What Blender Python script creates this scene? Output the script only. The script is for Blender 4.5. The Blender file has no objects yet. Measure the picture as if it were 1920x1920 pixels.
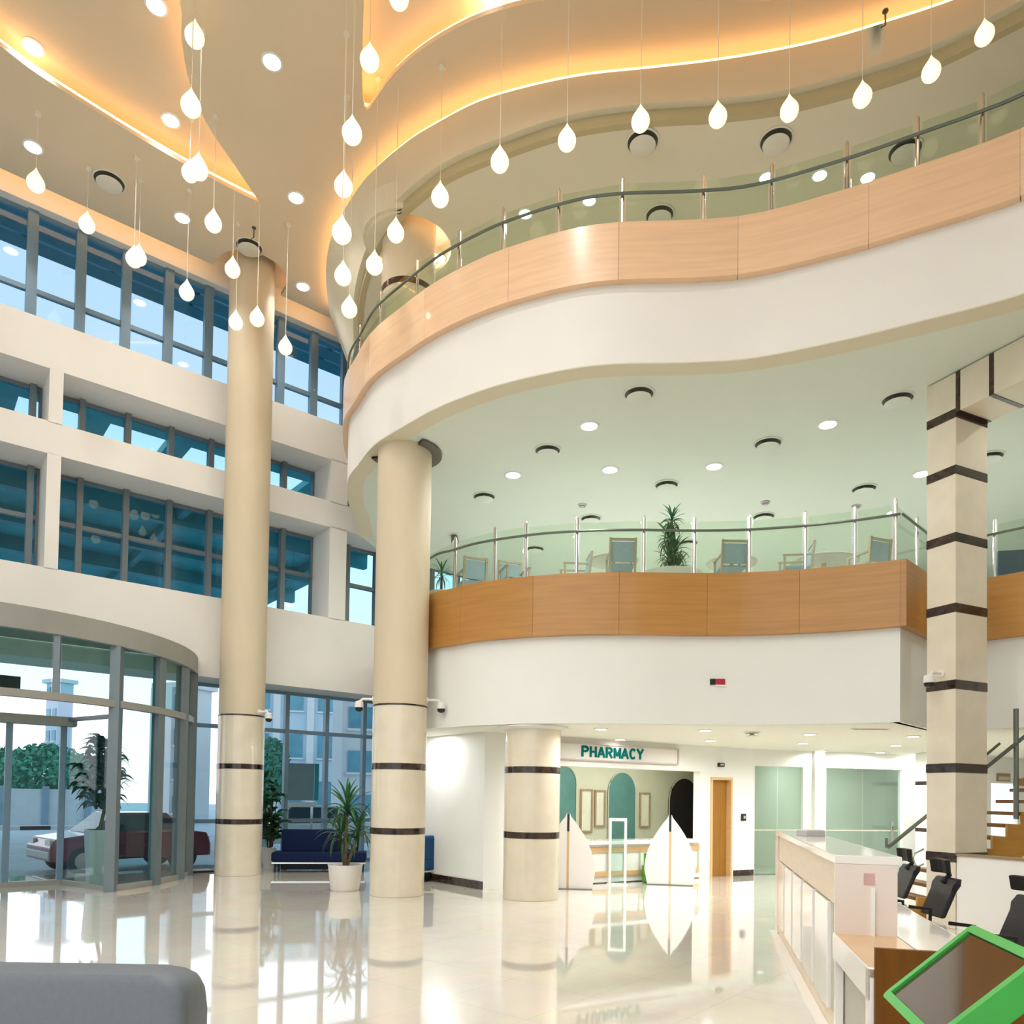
import bpy, bmesh, math, random
from mathutils import Vector, Matrix
from mathutils.geometry import tessellate_polygon
random.seed(7)
C = bpy.context.scene
COL = C.collection

# ------------------------------------------------------------------ camera
F, CX, CH = 1400.0, 960.0, 1.7
PIT, ROL = math.radians(1.4), math.radians(0.9)
CY = 1495.0 - F * math.tan(PIT)
cam_d = bpy.data.cameras.new('camera'); cam = bpy.data.objects.new('camera', cam_d); COL.objects.link(cam)
cam_d.sensor_width = 36.0; cam_d.lens = F / 1920 * 36.0
cam_d.shift_y = (CY - 960.0) / 1920.0
cam_d.clip_end = 500
fwd = Vector((0, math.cos(PIT), math.sin(PIT))); up0 = Vector((0, -math.sin(PIT), math.cos(PIT))); rt0 = Vector((1, 0, 0))
rt = math.cos(ROL) * rt0 + math.sin(ROL) * up0; up = math.cos(ROL) * up0 - math.sin(ROL) * rt0
cam.matrix_world = Matrix(((rt.x, up.x, -fwd.x, 0), (rt.y, up.y, -fwd.y, 0), (rt.z, up.z, -fwd.z, CH), (0, 0, 0, 1)))
C.camera = cam

# ------------------------------------------------------------------ colour management, sky
C.view_settings.view_transform = 'Standard'; C.view_settings.look = 'None'
C.view_settings.exposure = 0.43; C.view_settings.gamma = 1.0; C.view_settings.use_curve_mapping = False
C.cycles.use_denoising = True; C.cycles.max_bounces = 12; C.cycles.diffuse_bounces = 5
C.cycles.glossy_bounces = 6; C.cycles.transparent_max_bounces = 24; C.cycles.transmission_bounces = 6
C.cycles.sample_clamp_indirect = 6.0; C.cycles.caustics_reflective = False; C.cycles.caustics_refractive = False
W = bpy.data.worlds.new('sky'); C.world = W; W.use_nodes = True
nt = W.node_tree; nt.nodes.clear()
tc = nt.nodes.new('ShaderNodeTexCoord'); sx = nt.nodes.new('ShaderNodeSeparateXYZ'); rp = nt.nodes.new('ShaderNodeValToRGB')
bg = nt.nodes.new('ShaderNodeBackground'); wo = nt.nodes.new('ShaderNodeOutputWorld')
nt.links.new(tc.outputs['Generated'], sx.inputs[0]); nt.links.new(sx.outputs['Z'], rp.inputs[0])
nt.links.new(rp.outputs[0], bg.inputs[0]); nt.links.new(bg.outputs[0], wo.inputs[0])
e = rp.color_ramp.elements
e[0].position = 0.0; e[0].color = (0.98, 0.86, 0.86, 1); e[1].position = 0.75; e[1].color = (0.28, 0.36, 0.47, 1)
k = e.new(0.26); k.color = (0.76, 0.80, 0.88, 1); k = e.new(0.45); k.color = (0.40, 0.46, 0.53, 1)
SKY = 1.6
bg.inputs[1].default_value = SKY

LED_WARM = 3.0        # cove strips
P_ATRIUM, P_FIRST, P_GROUND, P_SECOND = 70.0, 24.0, 22.0, 6.5
BULB = 0.95

# ------------------------------------------------------------------ measuring helpers (pixel of the 1920 frame -> point)
O = Vector((0, 0, CH))
def ray(u, v): return fwd + rt * ((u - CX) / F) + up * (-(v - CY) / F)
def atz(u, v, z): d = ray(u, v); return O + d * ((z - CH) / d.z)
def aty(u, v, y): d = ray(u, v); return O + d * (y / d.y)

# ------------------------------------------------------------------ materials
def mat(name, col, rough=0.5, metal=0.0, var=0.0, scale=4.0, stretch=None, emit=None, estr=0.0, bump=0.0, spec=0.5, coat=0.0, objvar=0.0):
    m = bpy.data.materials.new(name); m.use_nodes = True
    t = m.node_tree; b = t.nodes['Principled BSDF']
    b.inputs['Base Color'].default_value = (*col, 1); b.inputs['Roughness'].default_value = rough
    b.inputs['Metallic'].default_value = metal; b.inputs['Specular IOR Level'].default_value = spec
    b.inputs['Coat Weight'].default_value = coat; b.inputs['Coat Roughness'].default_value = 0.03
    if emit: b.inputs['Emission Color'].default_value = (*emit, 1); b.inputs['Emission Strength'].default_value = estr
    src = None
    if var > 0:
        tc = t.nodes.new('ShaderNodeTexCoord'); mp = t.nodes.new('ShaderNodeMapping'); nz = t.nodes.new('ShaderNodeTexNoise')
        nz.inputs['Scale'].default_value = scale; nz.inputs['Detail'].default_value = 5
        if stretch: mp.inputs['Scale'].default_value = stretch
        t.links.new(tc.outputs['Object'], mp.inputs[0]); t.links.new(mp.outputs[0], nz.inputs[0])
        r = t.nodes.new('ShaderNodeValToRGB')
        r.color_ramp.elements[0].position = 0.3; r.color_ramp.elements[1].position = 0.7
        r.color_ramp.elements[0].color = (*[c * (1 - var) for c in col], 1); r.color_ramp.elements[1].color = (*[min(1, c * (1 + var)) for c in col], 1)
        t.links.new(nz.outputs['Fac'], r.inputs[0]); src = r.outputs[0]
        if bump:
            bp = t.nodes.new('ShaderNodeBump'); bp.inputs['Strength'].default_value = bump; bp.inputs['Distance'].default_value = 0.01
            t.links.new(nz.outputs['Fac'], bp.inputs['Height']); t.links.new(bp.outputs[0], b.inputs['Normal'])
        if objvar:
            oi = t.nodes.new('ShaderNodeObjectInfo'); hs = t.nodes.new('ShaderNodeHueSaturation'); mr = t.nodes.new('ShaderNodeMapRange')
            mr.inputs['To Min'].default_value = 1 - objvar; mr.inputs['To Max'].default_value = 1 + objvar
            t.links.new(oi.outputs['Random'], mr.inputs[0]); t.links.new(mr.outputs[0], hs.inputs['Value']); t.links.new(src, hs.inputs['Color']); src = hs.outputs[0]
        t.links.new(src, b.inputs['Base Color'])
    return m
def glass(name, tint, refl=0.08, rough=0.0):
    m = bpy.data.materials.new(name); m.use_nodes = True; t = m.node_tree; t.nodes.clear()
    tr = t.nodes.new('ShaderNodeBsdfTransparent'); tr.inputs[0].default_value = (*tint, 1)
    gl = t.nodes.new('ShaderNodeBsdfGlossy'); gl.inputs['Roughness'].default_value = rough
    fr = t.nodes.new('ShaderNodeLayerWeight'); fr.inputs[0].default_value = 0.5
    p5 = t.nodes.new('ShaderNodeMath'); p5.operation = 'POWER'; p5.inputs[1].default_value = 5.0
    mx = t.nodes.new('ShaderNodeMixShader'); o = t.nodes.new('ShaderNodeOutputMaterial')
    ml = t.nodes.new('ShaderNodeMath'); ml.operation = 'MULTIPLY_ADD'; ml.inputs[1].default_value = 0.75; ml.inputs[2].default_value = refl * 0.6; ml.use_clamp = True
    t.links.new(fr.outputs['Facing'], p5.inputs[0]); t.links.new(p5.outputs[0], ml.inputs[0]); t.links.new(ml.outputs[0], mx.inputs[0])
    t.links.new(tr.outputs[0], mx.inputs[1]); t.links.new(gl.outputs[0], mx.inputs[2]); t.links.new(mx.outputs[0], o.inputs[0])
    return m
M = {}
M['wall'] = mat('wall_paint', (0.84, 0.815, 0.77), 0.7, var=0.015, scale=1.5)
M['white'] = mat('white_paint', (0.83, 0.835, 0.80), 0.6, var=0.01, scale=2)
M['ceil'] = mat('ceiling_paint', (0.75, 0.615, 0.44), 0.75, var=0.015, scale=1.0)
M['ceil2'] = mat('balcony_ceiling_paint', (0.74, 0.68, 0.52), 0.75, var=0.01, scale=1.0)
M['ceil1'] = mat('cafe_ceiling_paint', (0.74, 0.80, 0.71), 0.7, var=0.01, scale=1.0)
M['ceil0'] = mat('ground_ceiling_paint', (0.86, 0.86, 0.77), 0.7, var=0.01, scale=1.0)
M['column'] = mat('column_paint', (0.66, 0.56, 0.40), 0.55, var=0.03, scale=3, stretch=(1, 1, 0.3))
M['marble'] = mat('cream_marble', (0.75, 0.67, 0.53), 0.12, var=0.06, scale=2.2, coat=0.3)
M['dark'] = mat('dark_marble', (0.035, 0.018, 0.012), 0.15, var=0.9, scale=9, coat=0.3)
M['wood'] = mat('balcony_wood', (0.45, 0.215, 0.05), 0.34, var=0.10, scale=2.2, stretch=(0.5, 0.5, 9), coat=0.25, objvar=0.05)
M['wood_lit'] = mat('pale_peach_veneer', (0.84, 0.56, 0.35), 0.28, var=0.06, scale=2.2, stretch=(0.5, 0.5, 9), coat=0.3, objvar=0.03)  # balcony wood again, paler: brighter light put into its colour
M['ash'] = mat('weathered_chair_wood', (0.40, 0.33, 0.24), 0.5, var=0.08, scale=5, stretch=(1, 1, 6))
M['oak'] = mat('light_oak', (0.66, 0.43, 0.22), 0.3, var=0.08, scale=3, stretch=(1, 1, 8), coat=0.2)
M['brown'] = mat('brown_wood', (0.15, 0.055, 0.004), 0.45, spec=0.2, var=0.15, scale=3, stretch=(6, 6, 1))
M['doorwood'] = mat('door_wood', (0.30, 0.14, 0.02), 0.35, var=0.15, scale=3, stretch=(8, 8, 0.6))
M['steel'] = mat('steel', (0.72, 0.72, 0.70), 0.22, 1.0, var=0.03, scale=8)
M['rail'] = mat('dark_steel', (0.16, 0.18, 0.15), 0.35, 0.7, var=0.05, scale=8)
M['alu'] = mat('grey_aluminium', (0.17, 0.21, 0.23), 0.4, 0.3, var=0.04, scale=3)
M['alulight'] = mat('fascia_metal', (0.32, 0.32, 0.29), 0.4, 0.25, var=0.03, scale=2)
M['mull1'] = mat('clerestory_mullion', (0.17, 0.27, 0.36), 0.4, 0.2, var=0.04, scale=3)
M['gloss'] = mat('white_gloss', (0.86, 0.83, 0.80), 0.12, var=0.01, scale=2, coat=0.4)
M['pinkwhite'] = mat('pale_laminate', (0.78, 0.68, 0.62), 0.2, var=0.02, scale=2, coat=0.2)
M['tan'] = mat('tan_laminate', (0.74, 0.60, 0.44), 0.3, var=0.05, scale=3, stretch=(1, 1, 6))
M['greypanel'] = mat('grey_laminate', (0.52, 0.50, 0.41), 0.4, var=0.03, scale=2)
M['navy'] = mat('navy_upholstery', (0.005, 0.013, 0.05), 0.8, spec=0.15, var=0.15, scale=30, bump=0.1)
M['blue'] = mat('blue_upholstery', (0.02, 0.07, 0.19), 0.8, spec=0.2, var=0.15, scale=30, bump=0.1)
M['sling'] = mat('grey_blue_sling', (0.30, 0.40, 0.46), 0.8, var=0.1, scale=60)
M['grey'] = mat('grey_upholstery', (0.13, 0.15, 0.17), 0.55, var=0.05, scale=40, bump=0.05)
M['black'] = mat('black_plastic', (0.006, 0.006, 0.007), 0.5, var=0.2, scale=20)
M['greyplastic'] = mat('grey_plastic', (0.48, 0.47, 0.46), 0.4, var=0.03, scale=10)
M['green'] = mat('green_plastic', (0.035, 0.38, 0.05), 0.35, var=0.04, scale=5, coat=0.3)
M['lime'] = mat('lime_plastic', (0.07, 0.28, 0.01), 0.4, var=0.05, scale=5)
M['screen'] = mat('dark_screen', (0.055, 0.028, 0.014), 0.06, var=0.05, scale=5, coat=0.5)
M['pot'] = mat('white_planter', (0.80, 0.77, 0.72), 0.4, var=0.02, scale=4)
M['greypot'] = mat('grey_planter', (0.42, 0.44, 0.41), 0.45, var=0.03, scale=4)
M['soil'] = mat('soil', (0.05, 0.035, 0.02), 0.9, var=0.4, scale=40, bump=0.5)
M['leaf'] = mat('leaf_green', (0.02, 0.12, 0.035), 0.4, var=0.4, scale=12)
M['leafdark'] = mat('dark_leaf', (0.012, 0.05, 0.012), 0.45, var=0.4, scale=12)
M['stem'] = mat('plant_stem', (0.12, 0.09, 0.04), 0.8, var=0.3, scale=20)
M['tree'] = mat('tree_leaf', (0.04, 0.30, 0.20), 0.7, var=0.35, scale=2)
M['trunk'] = mat('tree_bark', (0.12, 0.09, 0.07), 0.9, var=0.3, scale=10)
M['vent'] = mat('vent_shadow_metal', (0.12, 0.115, 0.09), 0.6, 0.2, var=0.05, scale=10)
M['ventlight'] = mat('vent_paint', (0.74, 0.70, 0.60), 0.5, var=0.02, scale=10)
M['teal'] = mat('canopy_teal', (0.02, 0.43, 0.45), 0.5, 0.2, var=0.2, scale=1.5)
M['teal2'] = mat('canopy_beam', (0.02, 0.30, 0.33), 0.5, 0.2, var=0.2, scale=1.5)
M['blade'] = mat('louvre_blade', (0.03, 0.17, 0.23), 0.4, 0.4, var=0.15, scale=2)
M['asphalt'] = mat('pale_paving', (0.50, 0.60, 0.66), 0.8, var=0.08, scale=1.5)
M['kerb'] = mat('kerb_stone', (0.60, 0.58, 0.55), 0.8, var=0.05, scale=3)
M['kerbblack'] = mat('kerb_black', (0.02, 0.02, 0.025), 0.7, var=0.1, scale=3)
M['fence'] = mat('fence_wall', (0.56, 0.62, 0.64), 0.8, var=0.06, scale=2)
M['fencegrey'] = mat('fence_slat_grey', (0.22, 0.34, 0.42), 0.7, var=0.06, scale=2)
M['carred'] = mat('dark_red_car_paint', (0.22, 0.03, 0.06), 0.25, 0.2, var=0.04, scale=3, coat=0.8)
M['carwhite'] = mat('white_car_paint', (0.75, 0.78, 0.80), 0.25, 0.0, var=0.02, scale=3, coat=0.8)
M['carglass'] = mat('car_glass', (0.03, 0.06, 0.09), 0.08, var=0.05, scale=2)
M['tyre'] = mat('tyre_rubber', (0.015, 0.015, 0.017), 0.8, var=0.1, scale=20)
M['bldblue'] = mat('pale_blue_render', (0.52, 0.66, 0.76), 0.8, var=0.05, scale=0.6)
M['bldwhite'] = mat('white_render', (0.72, 0.74, 0.76), 0.8, var=0.04, scale=0.6)
M['bldglass'] = mat('far_window_glass', (0.12, 0.34, 0.44), 0.15, 0.0, var=0.2, scale=1)
M['board'] = mat('grey_board', (0.27, 0.31, 0.32), 0.6, var=0.06, scale=2)
M['signwhite'] = mat('sign_white', (0.82, 0.79, 0.76), 0.7, spec=0.2, var=0.01, scale=3)
M['signletter'] = mat('sign_teal_letters', (0.0, 0.15, 0.14), 0.8, spec=0.1, var=0.05, scale=6)
M['signframe'] = mat('sign_frame', (0.50, 0.43, 0.38), 0.4, var=0.03, scale=6)
M['red'] = mat('red_plate', (0.42, 0.012, 0.03), 0.4, var=0.05, scale=10)
M['pharm'] = mat('pharmacy_back_wall', (0.50, 0.51, 0.38), 0.7, var=0.04, scale=2)
M['arch'] = mat('green_arch_niche', (0.07, 0.19, 0.17), 0.5, var=0.15, scale=3)
M['archdark'] = mat('dark_arch_opening', (0.008, 0.005, 0.004), 0.6, var=0.3, scale=3)
M['tealframe'] = mat('picture_print', (0.62, 0.62, 0.50), 0.4, var=0.05, scale=3)
M['picframe'] = mat('picture_frame_wood', (0.30, 0.22, 0.12), 0.5, var=0.1, scale=6)
M['led'] = mat('warm_led', (1, 0.6, 0.25), 0.5, emit=(1.0, 0.60, 0.26), estr=LED_WARM)
M['lamp'] = mat('downlight_lens', (1, 1, 1), 0.3, emit=(1.0, 0.97, 0.94), estr=14.0)
M['bulb'] = mat('pendant_glass', (1, 0.93, 0.75), 0.2, emit=(1.0, 0.83, 0.48), estr=BULB, coat=0.3)
M['cord'] = mat('pendant_cord', (0.80, 0.74, 0.62), 0.5, var=0.02, scale=8)
M['skylight'] = mat('frosted_rooflight', (0.9, 0.95, 1.0), 0.4, emit=(0.85, 0.93, 1.0), estr=0.0)
M['glass_top'] = glass('clerestory_glass', (0.80, 0.92, 0.99), 0.05)
M['glass_mid'] = glass('tinted_glass', (0.66, 0.86, 0.93), 0.06)
M['glass_door'] = glass('entrance_glass', (0.88, 0.965, 0.975), 0.05)
M['glass_tint'] = glass('entrance_tinted_glass', (0.72, 0.91, 0.91), 0.05)
M['glass_rail'] = glass('railing_glass', (0.90, 0.955, 0.90), 0.05)
M['glass_room'] = glass('green_door_glass', (0.80, 0.90, 0.85), 0.10)
M['glass_clear'] = glass('clear_panel', (0.86, 0.95, 0.93), 0.06)

# polished floor with faint tile joints
def floor_mat():
    m = mat('polished_floor', (0.74, 0.70, 0.62), 0.045, spec=0.7, coat=0.55)
    t = m.node_tree; b = t.nodes['Principled BSDF']
    tc = t.nodes.new('ShaderNodeTexCoord'); mp = t.nodes.new('ShaderNodeMapping'); mp.inputs['Rotation'].default_value = (0, 0, math.radians(40))
    br = t.nodes.new('ShaderNodeTexBrick'); br.offset = 0.0
    for kk, vv in (('Scale', 1.0), ('Mortar Size', 0.003), ('Mortar Smooth', 0.2), ('Brick Width', 0.9), ('Row Height', 0.9)): br.inputs[kk].default_value = vv
    br.inputs['Color1'].default_value = (0.79, 0.745, 0.66, 1); br.inputs['Color2'].default_value = (0.765, 0.72, 0.635, 1); br.inputs['Mortar'].default_value = (0.62, 0.57, 0.48, 1)
    nz = t.nodes.new('ShaderNodeTexNoise'); nz.inputs['Scale'].default_value = 1.3; nz.inputs['Detail'].default_value = 6; nz.inputs['Distortion'].default_value = 1.2
    mx = t.nodes.new('ShaderNodeMix'); mx.data_type = 'RGBA'; mx.blend_type = 'MULTIPLY'; mx.inputs[0].default_value = 0.25
    t.links.new(tc.outputs['Object'], mp.inputs[0]); t.links.new(mp.outputs[0], br.inputs[0]); t.links.new(mp.outputs[0], nz.inputs[0])
    t.links.new(br.outputs['Color'], mx.inputs[6]); t.links.new(nz.outputs['Color'], mx.inputs[7]); t.links.new(mx.outputs[2], b.inputs['Base Color'])
    return m
M['floor'] = floor_mat()

# ------------------------------------------------------------------ mesh helpers
class MB:
    def __init__(s): s.v, s.f = [], []
    def add(s, vs, fs):
        o = len(s.v); s.v += [tuple(v) for v in vs]; s.f += [tuple(i + o for i in f) for f in fs]; return s
    def hexa(s, c):      # 8 corners: bottom 4 (ccw), top 4
        return s.add(c, [(3, 2, 1, 0), (4, 5, 6, 7), (0, 1, 5, 4), (1, 2, 6, 5), (2, 3, 7, 6), (3, 0, 4, 7)])
    def box(s, cx, cy, cz, sx, sy, sz, rot=0.0):
        c, n = math.cos(rot), math.sin(rot); out = []
        for z in (cz - sz / 2, cz + sz / 2):
            for x, y in ((-1, -1), (1, -1), (1, 1), (-1, 1)):
                px, py = x * sx / 2, y * sy / 2
                out.append((cx + px * c - py * n, cy + px * n + py * c, z))
        return s.hexa(out)
    def obox(s, p, a, b, c):    # origin + three edge vectors
        p, a, b, c = Vector(p), Vector(a), Vector(b), Vector(c)
        if a.cross(b).dot(c) < 0: a, b = b, a
        return s.hexa([p, p + a, p + a + b, p + b, p + c, p + a + c, p + a + b + c, p + b + c])
    def poly(s, outer, z, holes=(), flip=False):
        loops = [[Vector((p[0], p[1], 0)) for p in l] for l in (outer, *holes)]
        tris = tessellate_polygon(loops); vs = [(p.x, p.y, z) for l in loops for p in l]; fs = []
        for t in tris:
            a, b, c = (Vector(vs[i]) for i in t); nz = (b - a).cross(c - a).z
            fs.append(t if (nz > 0) != flip else (t[0], t[2], t[1]))
        return s.add(vs, fs)
    def prism(s, outer, z0, z1, holes=()):
        s.poly(outer, z0, holes, True); s.poly(outer, z1, holes, False)
        for l in (outer, *holes):
            n = len(l)
            for i in range(n):
                a, b = l[i], l[(i + 1) % n]
                s.add([(a[0], a[1], z0), (b[0], b[1], z0), (b[0], b[1], z1), (a[0], a[1], z1)], [(0, 1, 2, 3)])
        return s
    def lathe(s, prof, cx=0, cy=0, n=24, a0=0.0, a1=None):
        full = a1 is None; a1 = a0 + 2 * math.pi if full else a1; m = n if full else n + 1; vs = []; k = len(prof)
        for i in range(m):
            a = a0 + (a1 - a0) * i / n
            for r, z in prof: vs.append((cx + r * math.cos(a), cy + r * math.sin(a), z))
        fs = []
        for i in range(n):
            j = (i + 1) % m
            for q in range(k - 1): fs.append((i * k + q, j * k + q, j * k + q + 1, i * k + q + 1))
        return s.add(vs, fs)
    def tube(s, pts, r, n=8, cap=True):
        pts = [Vector(p) for p in pts]; rings = []; vs = []
        rr = r if isinstance(r, (list, tuple)) else [r] * len(pts)
        for i, p in enumerate(pts):
            t = (pts[min(i + 1, len(pts) - 1)] - pts[max(i - 1, 0)]).normalized()
            ref = Vector((0, 0, 1)) if abs(t.z) < 0.9 else Vector((1, 0, 0))
            u = t.cross(ref).normalized(); w = t.cross(u)
            vs += [p + (u * math.cos(2 * math.pi * q / n) + w * math.sin(2 * math.pi * q / n)) * rr[i] for q in range(n)]
        fs = []
        for i in range(len(pts) - 1):
            for q in range(n):
                a, b = i * n + q, i * n + (q + 1) % n; fs.append((a, b, b + n, a + n))
        if cap: fs += [tuple(range(n))[::-1], tuple(range((len(pts) - 1) * n, len(pts) * n))]
        return s.add(vs, fs)
    def wallstrip(s, pts, z0, z1, th, pts1=None):     # closed solid along a plan curve, thickness to the left side of travel
        b = offs(pts, th); n = len(pts); t1 = pts1 or pts; b1 = offs(t1, th); vs = []
        for i in range(n): vs += [(*pts[i], z0), (*t1[i], z1), (*b[i], z0), (*b1[i], z1)]
        fs = []
        for i in range(n - 1):
            o, p = i * 4, i * 4 + 4
            fs += [(o, p, p + 1, o + 1), (o + 2, o + 3, p + 3, p + 2), (o + 1, p + 1, p + 3, o + 3), (o, o + 2, p + 2, p)]
        fs += [(0, 1, 3, 2), (n * 4 - 4, n * 4 - 2, n * 4 - 1, n * 4 - 3)]
        return s.add(vs, fs)
    def build(s, name, m, parent=None, local=False, smooth=False, bevel=0.0, seg=2):
        me = bpy.data.meshes.new(name); off = Vector((0, 0, 0))
        if parent is not None and not local:
            q = parent
            while q is not None: off += Vector(q.location); q = q.parent
        vs = [tuple(Vector(v) - off) for v in s.v]
        me.from_pydata(vs, [], s.f); me.update()
        bm = bmesh.new(); bm.from_mesh(me)
        bmesh.ops.remove_doubles(bm, verts=bm.verts, dist=1e-5)
        bmesh.ops.recalc_face_normals(bm, faces=bm.faces)
        if bevel: bmesh.ops.bevel(bm, geom=list(bm.edges), offset=bevel, segments=seg, profile=0.5, affect='EDGES', clamp_overlap=True)
        bm.to_mesh(me); bm.free()
        me.materials.append(M[m] if isinstance(m, str) else m)
        if smooth:
            for p in me.polygons: p.use_smooth = True
            try: me.set_sharp_from_angle(angle=math.radians(40))
            except Exception: pass
        o = bpy.data.objects.new(name, me); COL.objects.link(o)
        if parent is not None: o.parent = parent
        return o
def offs(pts, d):
    out = []; n = len(pts)
    for i in range(n):
        a, b = Vector(pts[max(i - 1, 0)]), Vector(pts[min(i + 1, n - 1)]); t = (b - a)
        t = t.normalized(); out.append((pts[i][0] - t.y * d, pts[i][1] + t.x * d))
    return out
def catmull(p, k=6):
    out = []; n = len(p)
    for i in range(n - 1):
        p0, p1, p2, p3 = (Vector(p[max(i - 1, 0)]), Vector(p[i]), Vector(p[i + 1]), Vector(p[min(i + 2, n - 1)]))
        for j in range(k):
            t = j / k
            q = 0.5 * (2 * p1 + (p2 - p0) * t + (2 * p0 - 5 * p1 + 4 * p2 - p3) * t * t + (3 * p1 - p0 - 3 * p2 + p3) * t ** 3)
            out.append(tuple(q))
    out.append(tuple(p[-1])); return out
def circ(cx, cy, r, n=28): return [(cx + r * math.cos(2 * math.pi * i / n), cy + r * math.sin(2 * math.pi * i / n)) for i in range(n)]
def tag(o, label, cat, group=None):
    o['label'] = label; o['category'] = cat
    if group: o['group'] = group
    return o
def thing(name, label, cat, loc=(0, 0, 0), rz=0.0, group=None):
    o = bpy.data.objects.new(name, None); COL.objects.link(o); o.location = loc; o.rotation_euler = (0, 0, rz)
    o.empty_display_size = 0.1
    return tag(o, label, cat, group)
def struct(o): o['kind'] = 'structure'; return o
def sroot(name, loc=(0, 0, 0)):
    o = bpy.data.objects.new(name, None); COL.objects.link(o); o.location = loc; o.empty_display_size = 0.1; return struct(o)
def dup(ch, parent, loc=None, rot=None, scale=None, name=None):
    c = ch.copy(); COL.objects.link(c); c.parent = parent
    if loc is not None: c.location = loc
    if rot is not None: c.rotation_euler = rot
    if scale is not None: c.scale = scale
    if name: c.name = name
    return c
def copy_tree(o, label=None, loc=None, rz=None, group=None):
    r = o.copy(); COL.objects.link(r)
    if loc is not None: r.location = loc
    if rz is not None: r.rotation_euler = (0, 0, rz)
    if label: r['label'] = label
    if group: r['group'] = group
    for ch in list(o.children):
        c = ch.copy(); COL.objects.link(c); c.parent = r
        for g in ch.children:
            d = g.copy(); COL.objects.link(d); d.parent = c
    return r
def area(name, loc, size, power, col=(1, .985, .95), parent=None, spread=180):
    l = bpy.data.lights.new(name, 'AREA'); l.shape = 'DISK'; l.size = size; l.energy = power; l.color = col; l.spread = math.radians(spread)
    o = bpy.data.objects.new(name, l); COL.objects.link(o); o.location = loc
    if parent is not None: o.parent = parent
    return o

# ------------------------------------------------------------------ the hall: plan data
TH = math.radians(50.5)
D = Vector((math.sin(TH), math.cos(TH), 0)); N = Vector((D.y, -D.x, 0)); OFF = 16.5
def fp(s, o, z=0.0): p = -(OFF - o) * N + s * D; return (p.x, p.y, z)
def fp2(s, o): return fp(s, o)[:2]
ZC = 12.82                                        # atrium ceiling
ZF1, ZS1, ZW1a, ZW1b = 5.22, 2.9, 4.30, 5.28      # first floor: level, soffit, timber band
ZF2, ZS2, ZW2a, ZW2b, ZC2 = 9.05, 7.70, 8.80, 9.60, 11.35
BALC2 = catmull([(-3.62, 17.2), (-3.50, 16.2), (-3.45, 15.2), (-3.21, 14.07), (-2.87, 13.40), (-2.44, 12.63), (-1.82, 11.95), (-1.25, 11.39), (-0.63, 10.93), (-0.05, 10.60), (0.76, 10.27), (1.40, 10.14), (2.39, 10.08), (3.20, 9.95), (4.22, 9.53), (5.01, 9.12), (5.55, 8.83), (6.0, 8.52), (7.0, 7.6), (9, 6.2), (12, 5.2), (15.98, 4.8)], 5)
CEDGE = catmull([(-3.86, 17.3), (-3.6, 16.2), (-3.4, 15.2), (-3.15, 14.2), (-2.75, 13.2), (-2.25, 12.35), (-1.59, 11.66), (-1.01, 11.24), (-0.23, 10.87), (0.66, 10.52), (1.66, 10.33), (2.77, 10.23), (3.7, 10.07), (4.77, 9.70), (5.33, 9.43), (5.79, 9.11), (6.3, 8.7), (7.2, 7.9), (9, 6.6), (12, 5.6), (15.98, 5.2)], 5)
CLIPPTS = [(-4.32, 16.74), (-4.17, 15.85), (-3.97, 15.04), (-3.68, 14.31), (-3.31, 13.7), (-2.71, 12.91), (-1.95, 12.23), (-1.38, 11.85), (-0.67, 11.46), (0.16, 11.19), (0.96, 11.01), (1.9, 10.89), (2.9, 10.75), (3.85, 10.56), (4.57, 10.36), (5.06, 10.18), (5.49, 10.02), (5.9, 9.84)]
CLIP = catmull(CLIPPTS + [(6.3, 9.6), (7.2, 8.9), (8.9, 7.6), (12, 6.4), (15.98, 5.9)], 5)
F1EDGE = catmull([(-2.72, 19.05), (-2.62, 17.2), (-2.25, 15.2), (-1.50, 13.35), (-1.06, 12.90), (-0.58, 12.50), (0.30, 12.08), (1.15, 11.87), (1.99, 11.80), (2.84, 11.79), (3.66, 11.71), (4.43, 11.52), (5.13, 11.26), (5.70, 10.97)], 5)
F1RIGHT = catmull([(7.0, 12.25), (7.52, 11.78), (7.85, 11.43), (9, 10.3), (12, 8.9), (15.98, 8.2)], 4)
YB = 22.3                                         # back wall
FB = fp2(15.0, 0)                                 # facade meets the back wall
def curve_in(pts, d): return offs(pts, d)

# ------------------------------------------------------------------ floor, outer walls
PTS = [fp2(-10, -1.0), fp2(15.0, -1.0), (16, YB), (16, -7), (-18.9, -7), ]
struct(MB().prism(PTS, -0.12, 0.0).build('floor', 'floor'))
struct(MB().obox((FB[0] - 1.2, YB, 0), (16.2 - FB[0] + 1.2, 0, 0), (0, 0.25, 0), (0, 0, 13.4)).build('wall_back', 'wall'))
struct(MB().obox((16, -7, 0), (0.25, 0, 0), (0, YB + 7.2, 0), (0, 0, 13.4)).build('wall_right', 'wall'))
rw = MB()
RWX = [-17.5 + 3.0 * i for i in range(8)]
rw.obox((-19.2, -7.25, 0), (35.4, 0, 0), (0, .25, 0), (0, 0, .6)); rw.obox((-19.2, -7.25, 10.8), (35.4, 0, 0), (0, .25, 0), (0, 0, 2.6))
rw.obox((-19.2, -7.25, .6), (RWX[0] + 19.2, 0, 0), (0, .25, 0), (0, 0, 10.2)); rw.obox((RWX[-1], -7.25, .6), (16.2 - RWX[-1], 0, 0), (0, .25, 0), (0, 0, 10.2))
for i in range(1, 7): rw.obox((RWX[i] - .25, -7.25, .6), (.5, 0, 0), (0, .25, 0), (0, 0, 10.2))
struct(rw.build('wall_rear', 'wall'))
a = fp2(-10, 0)
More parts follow.
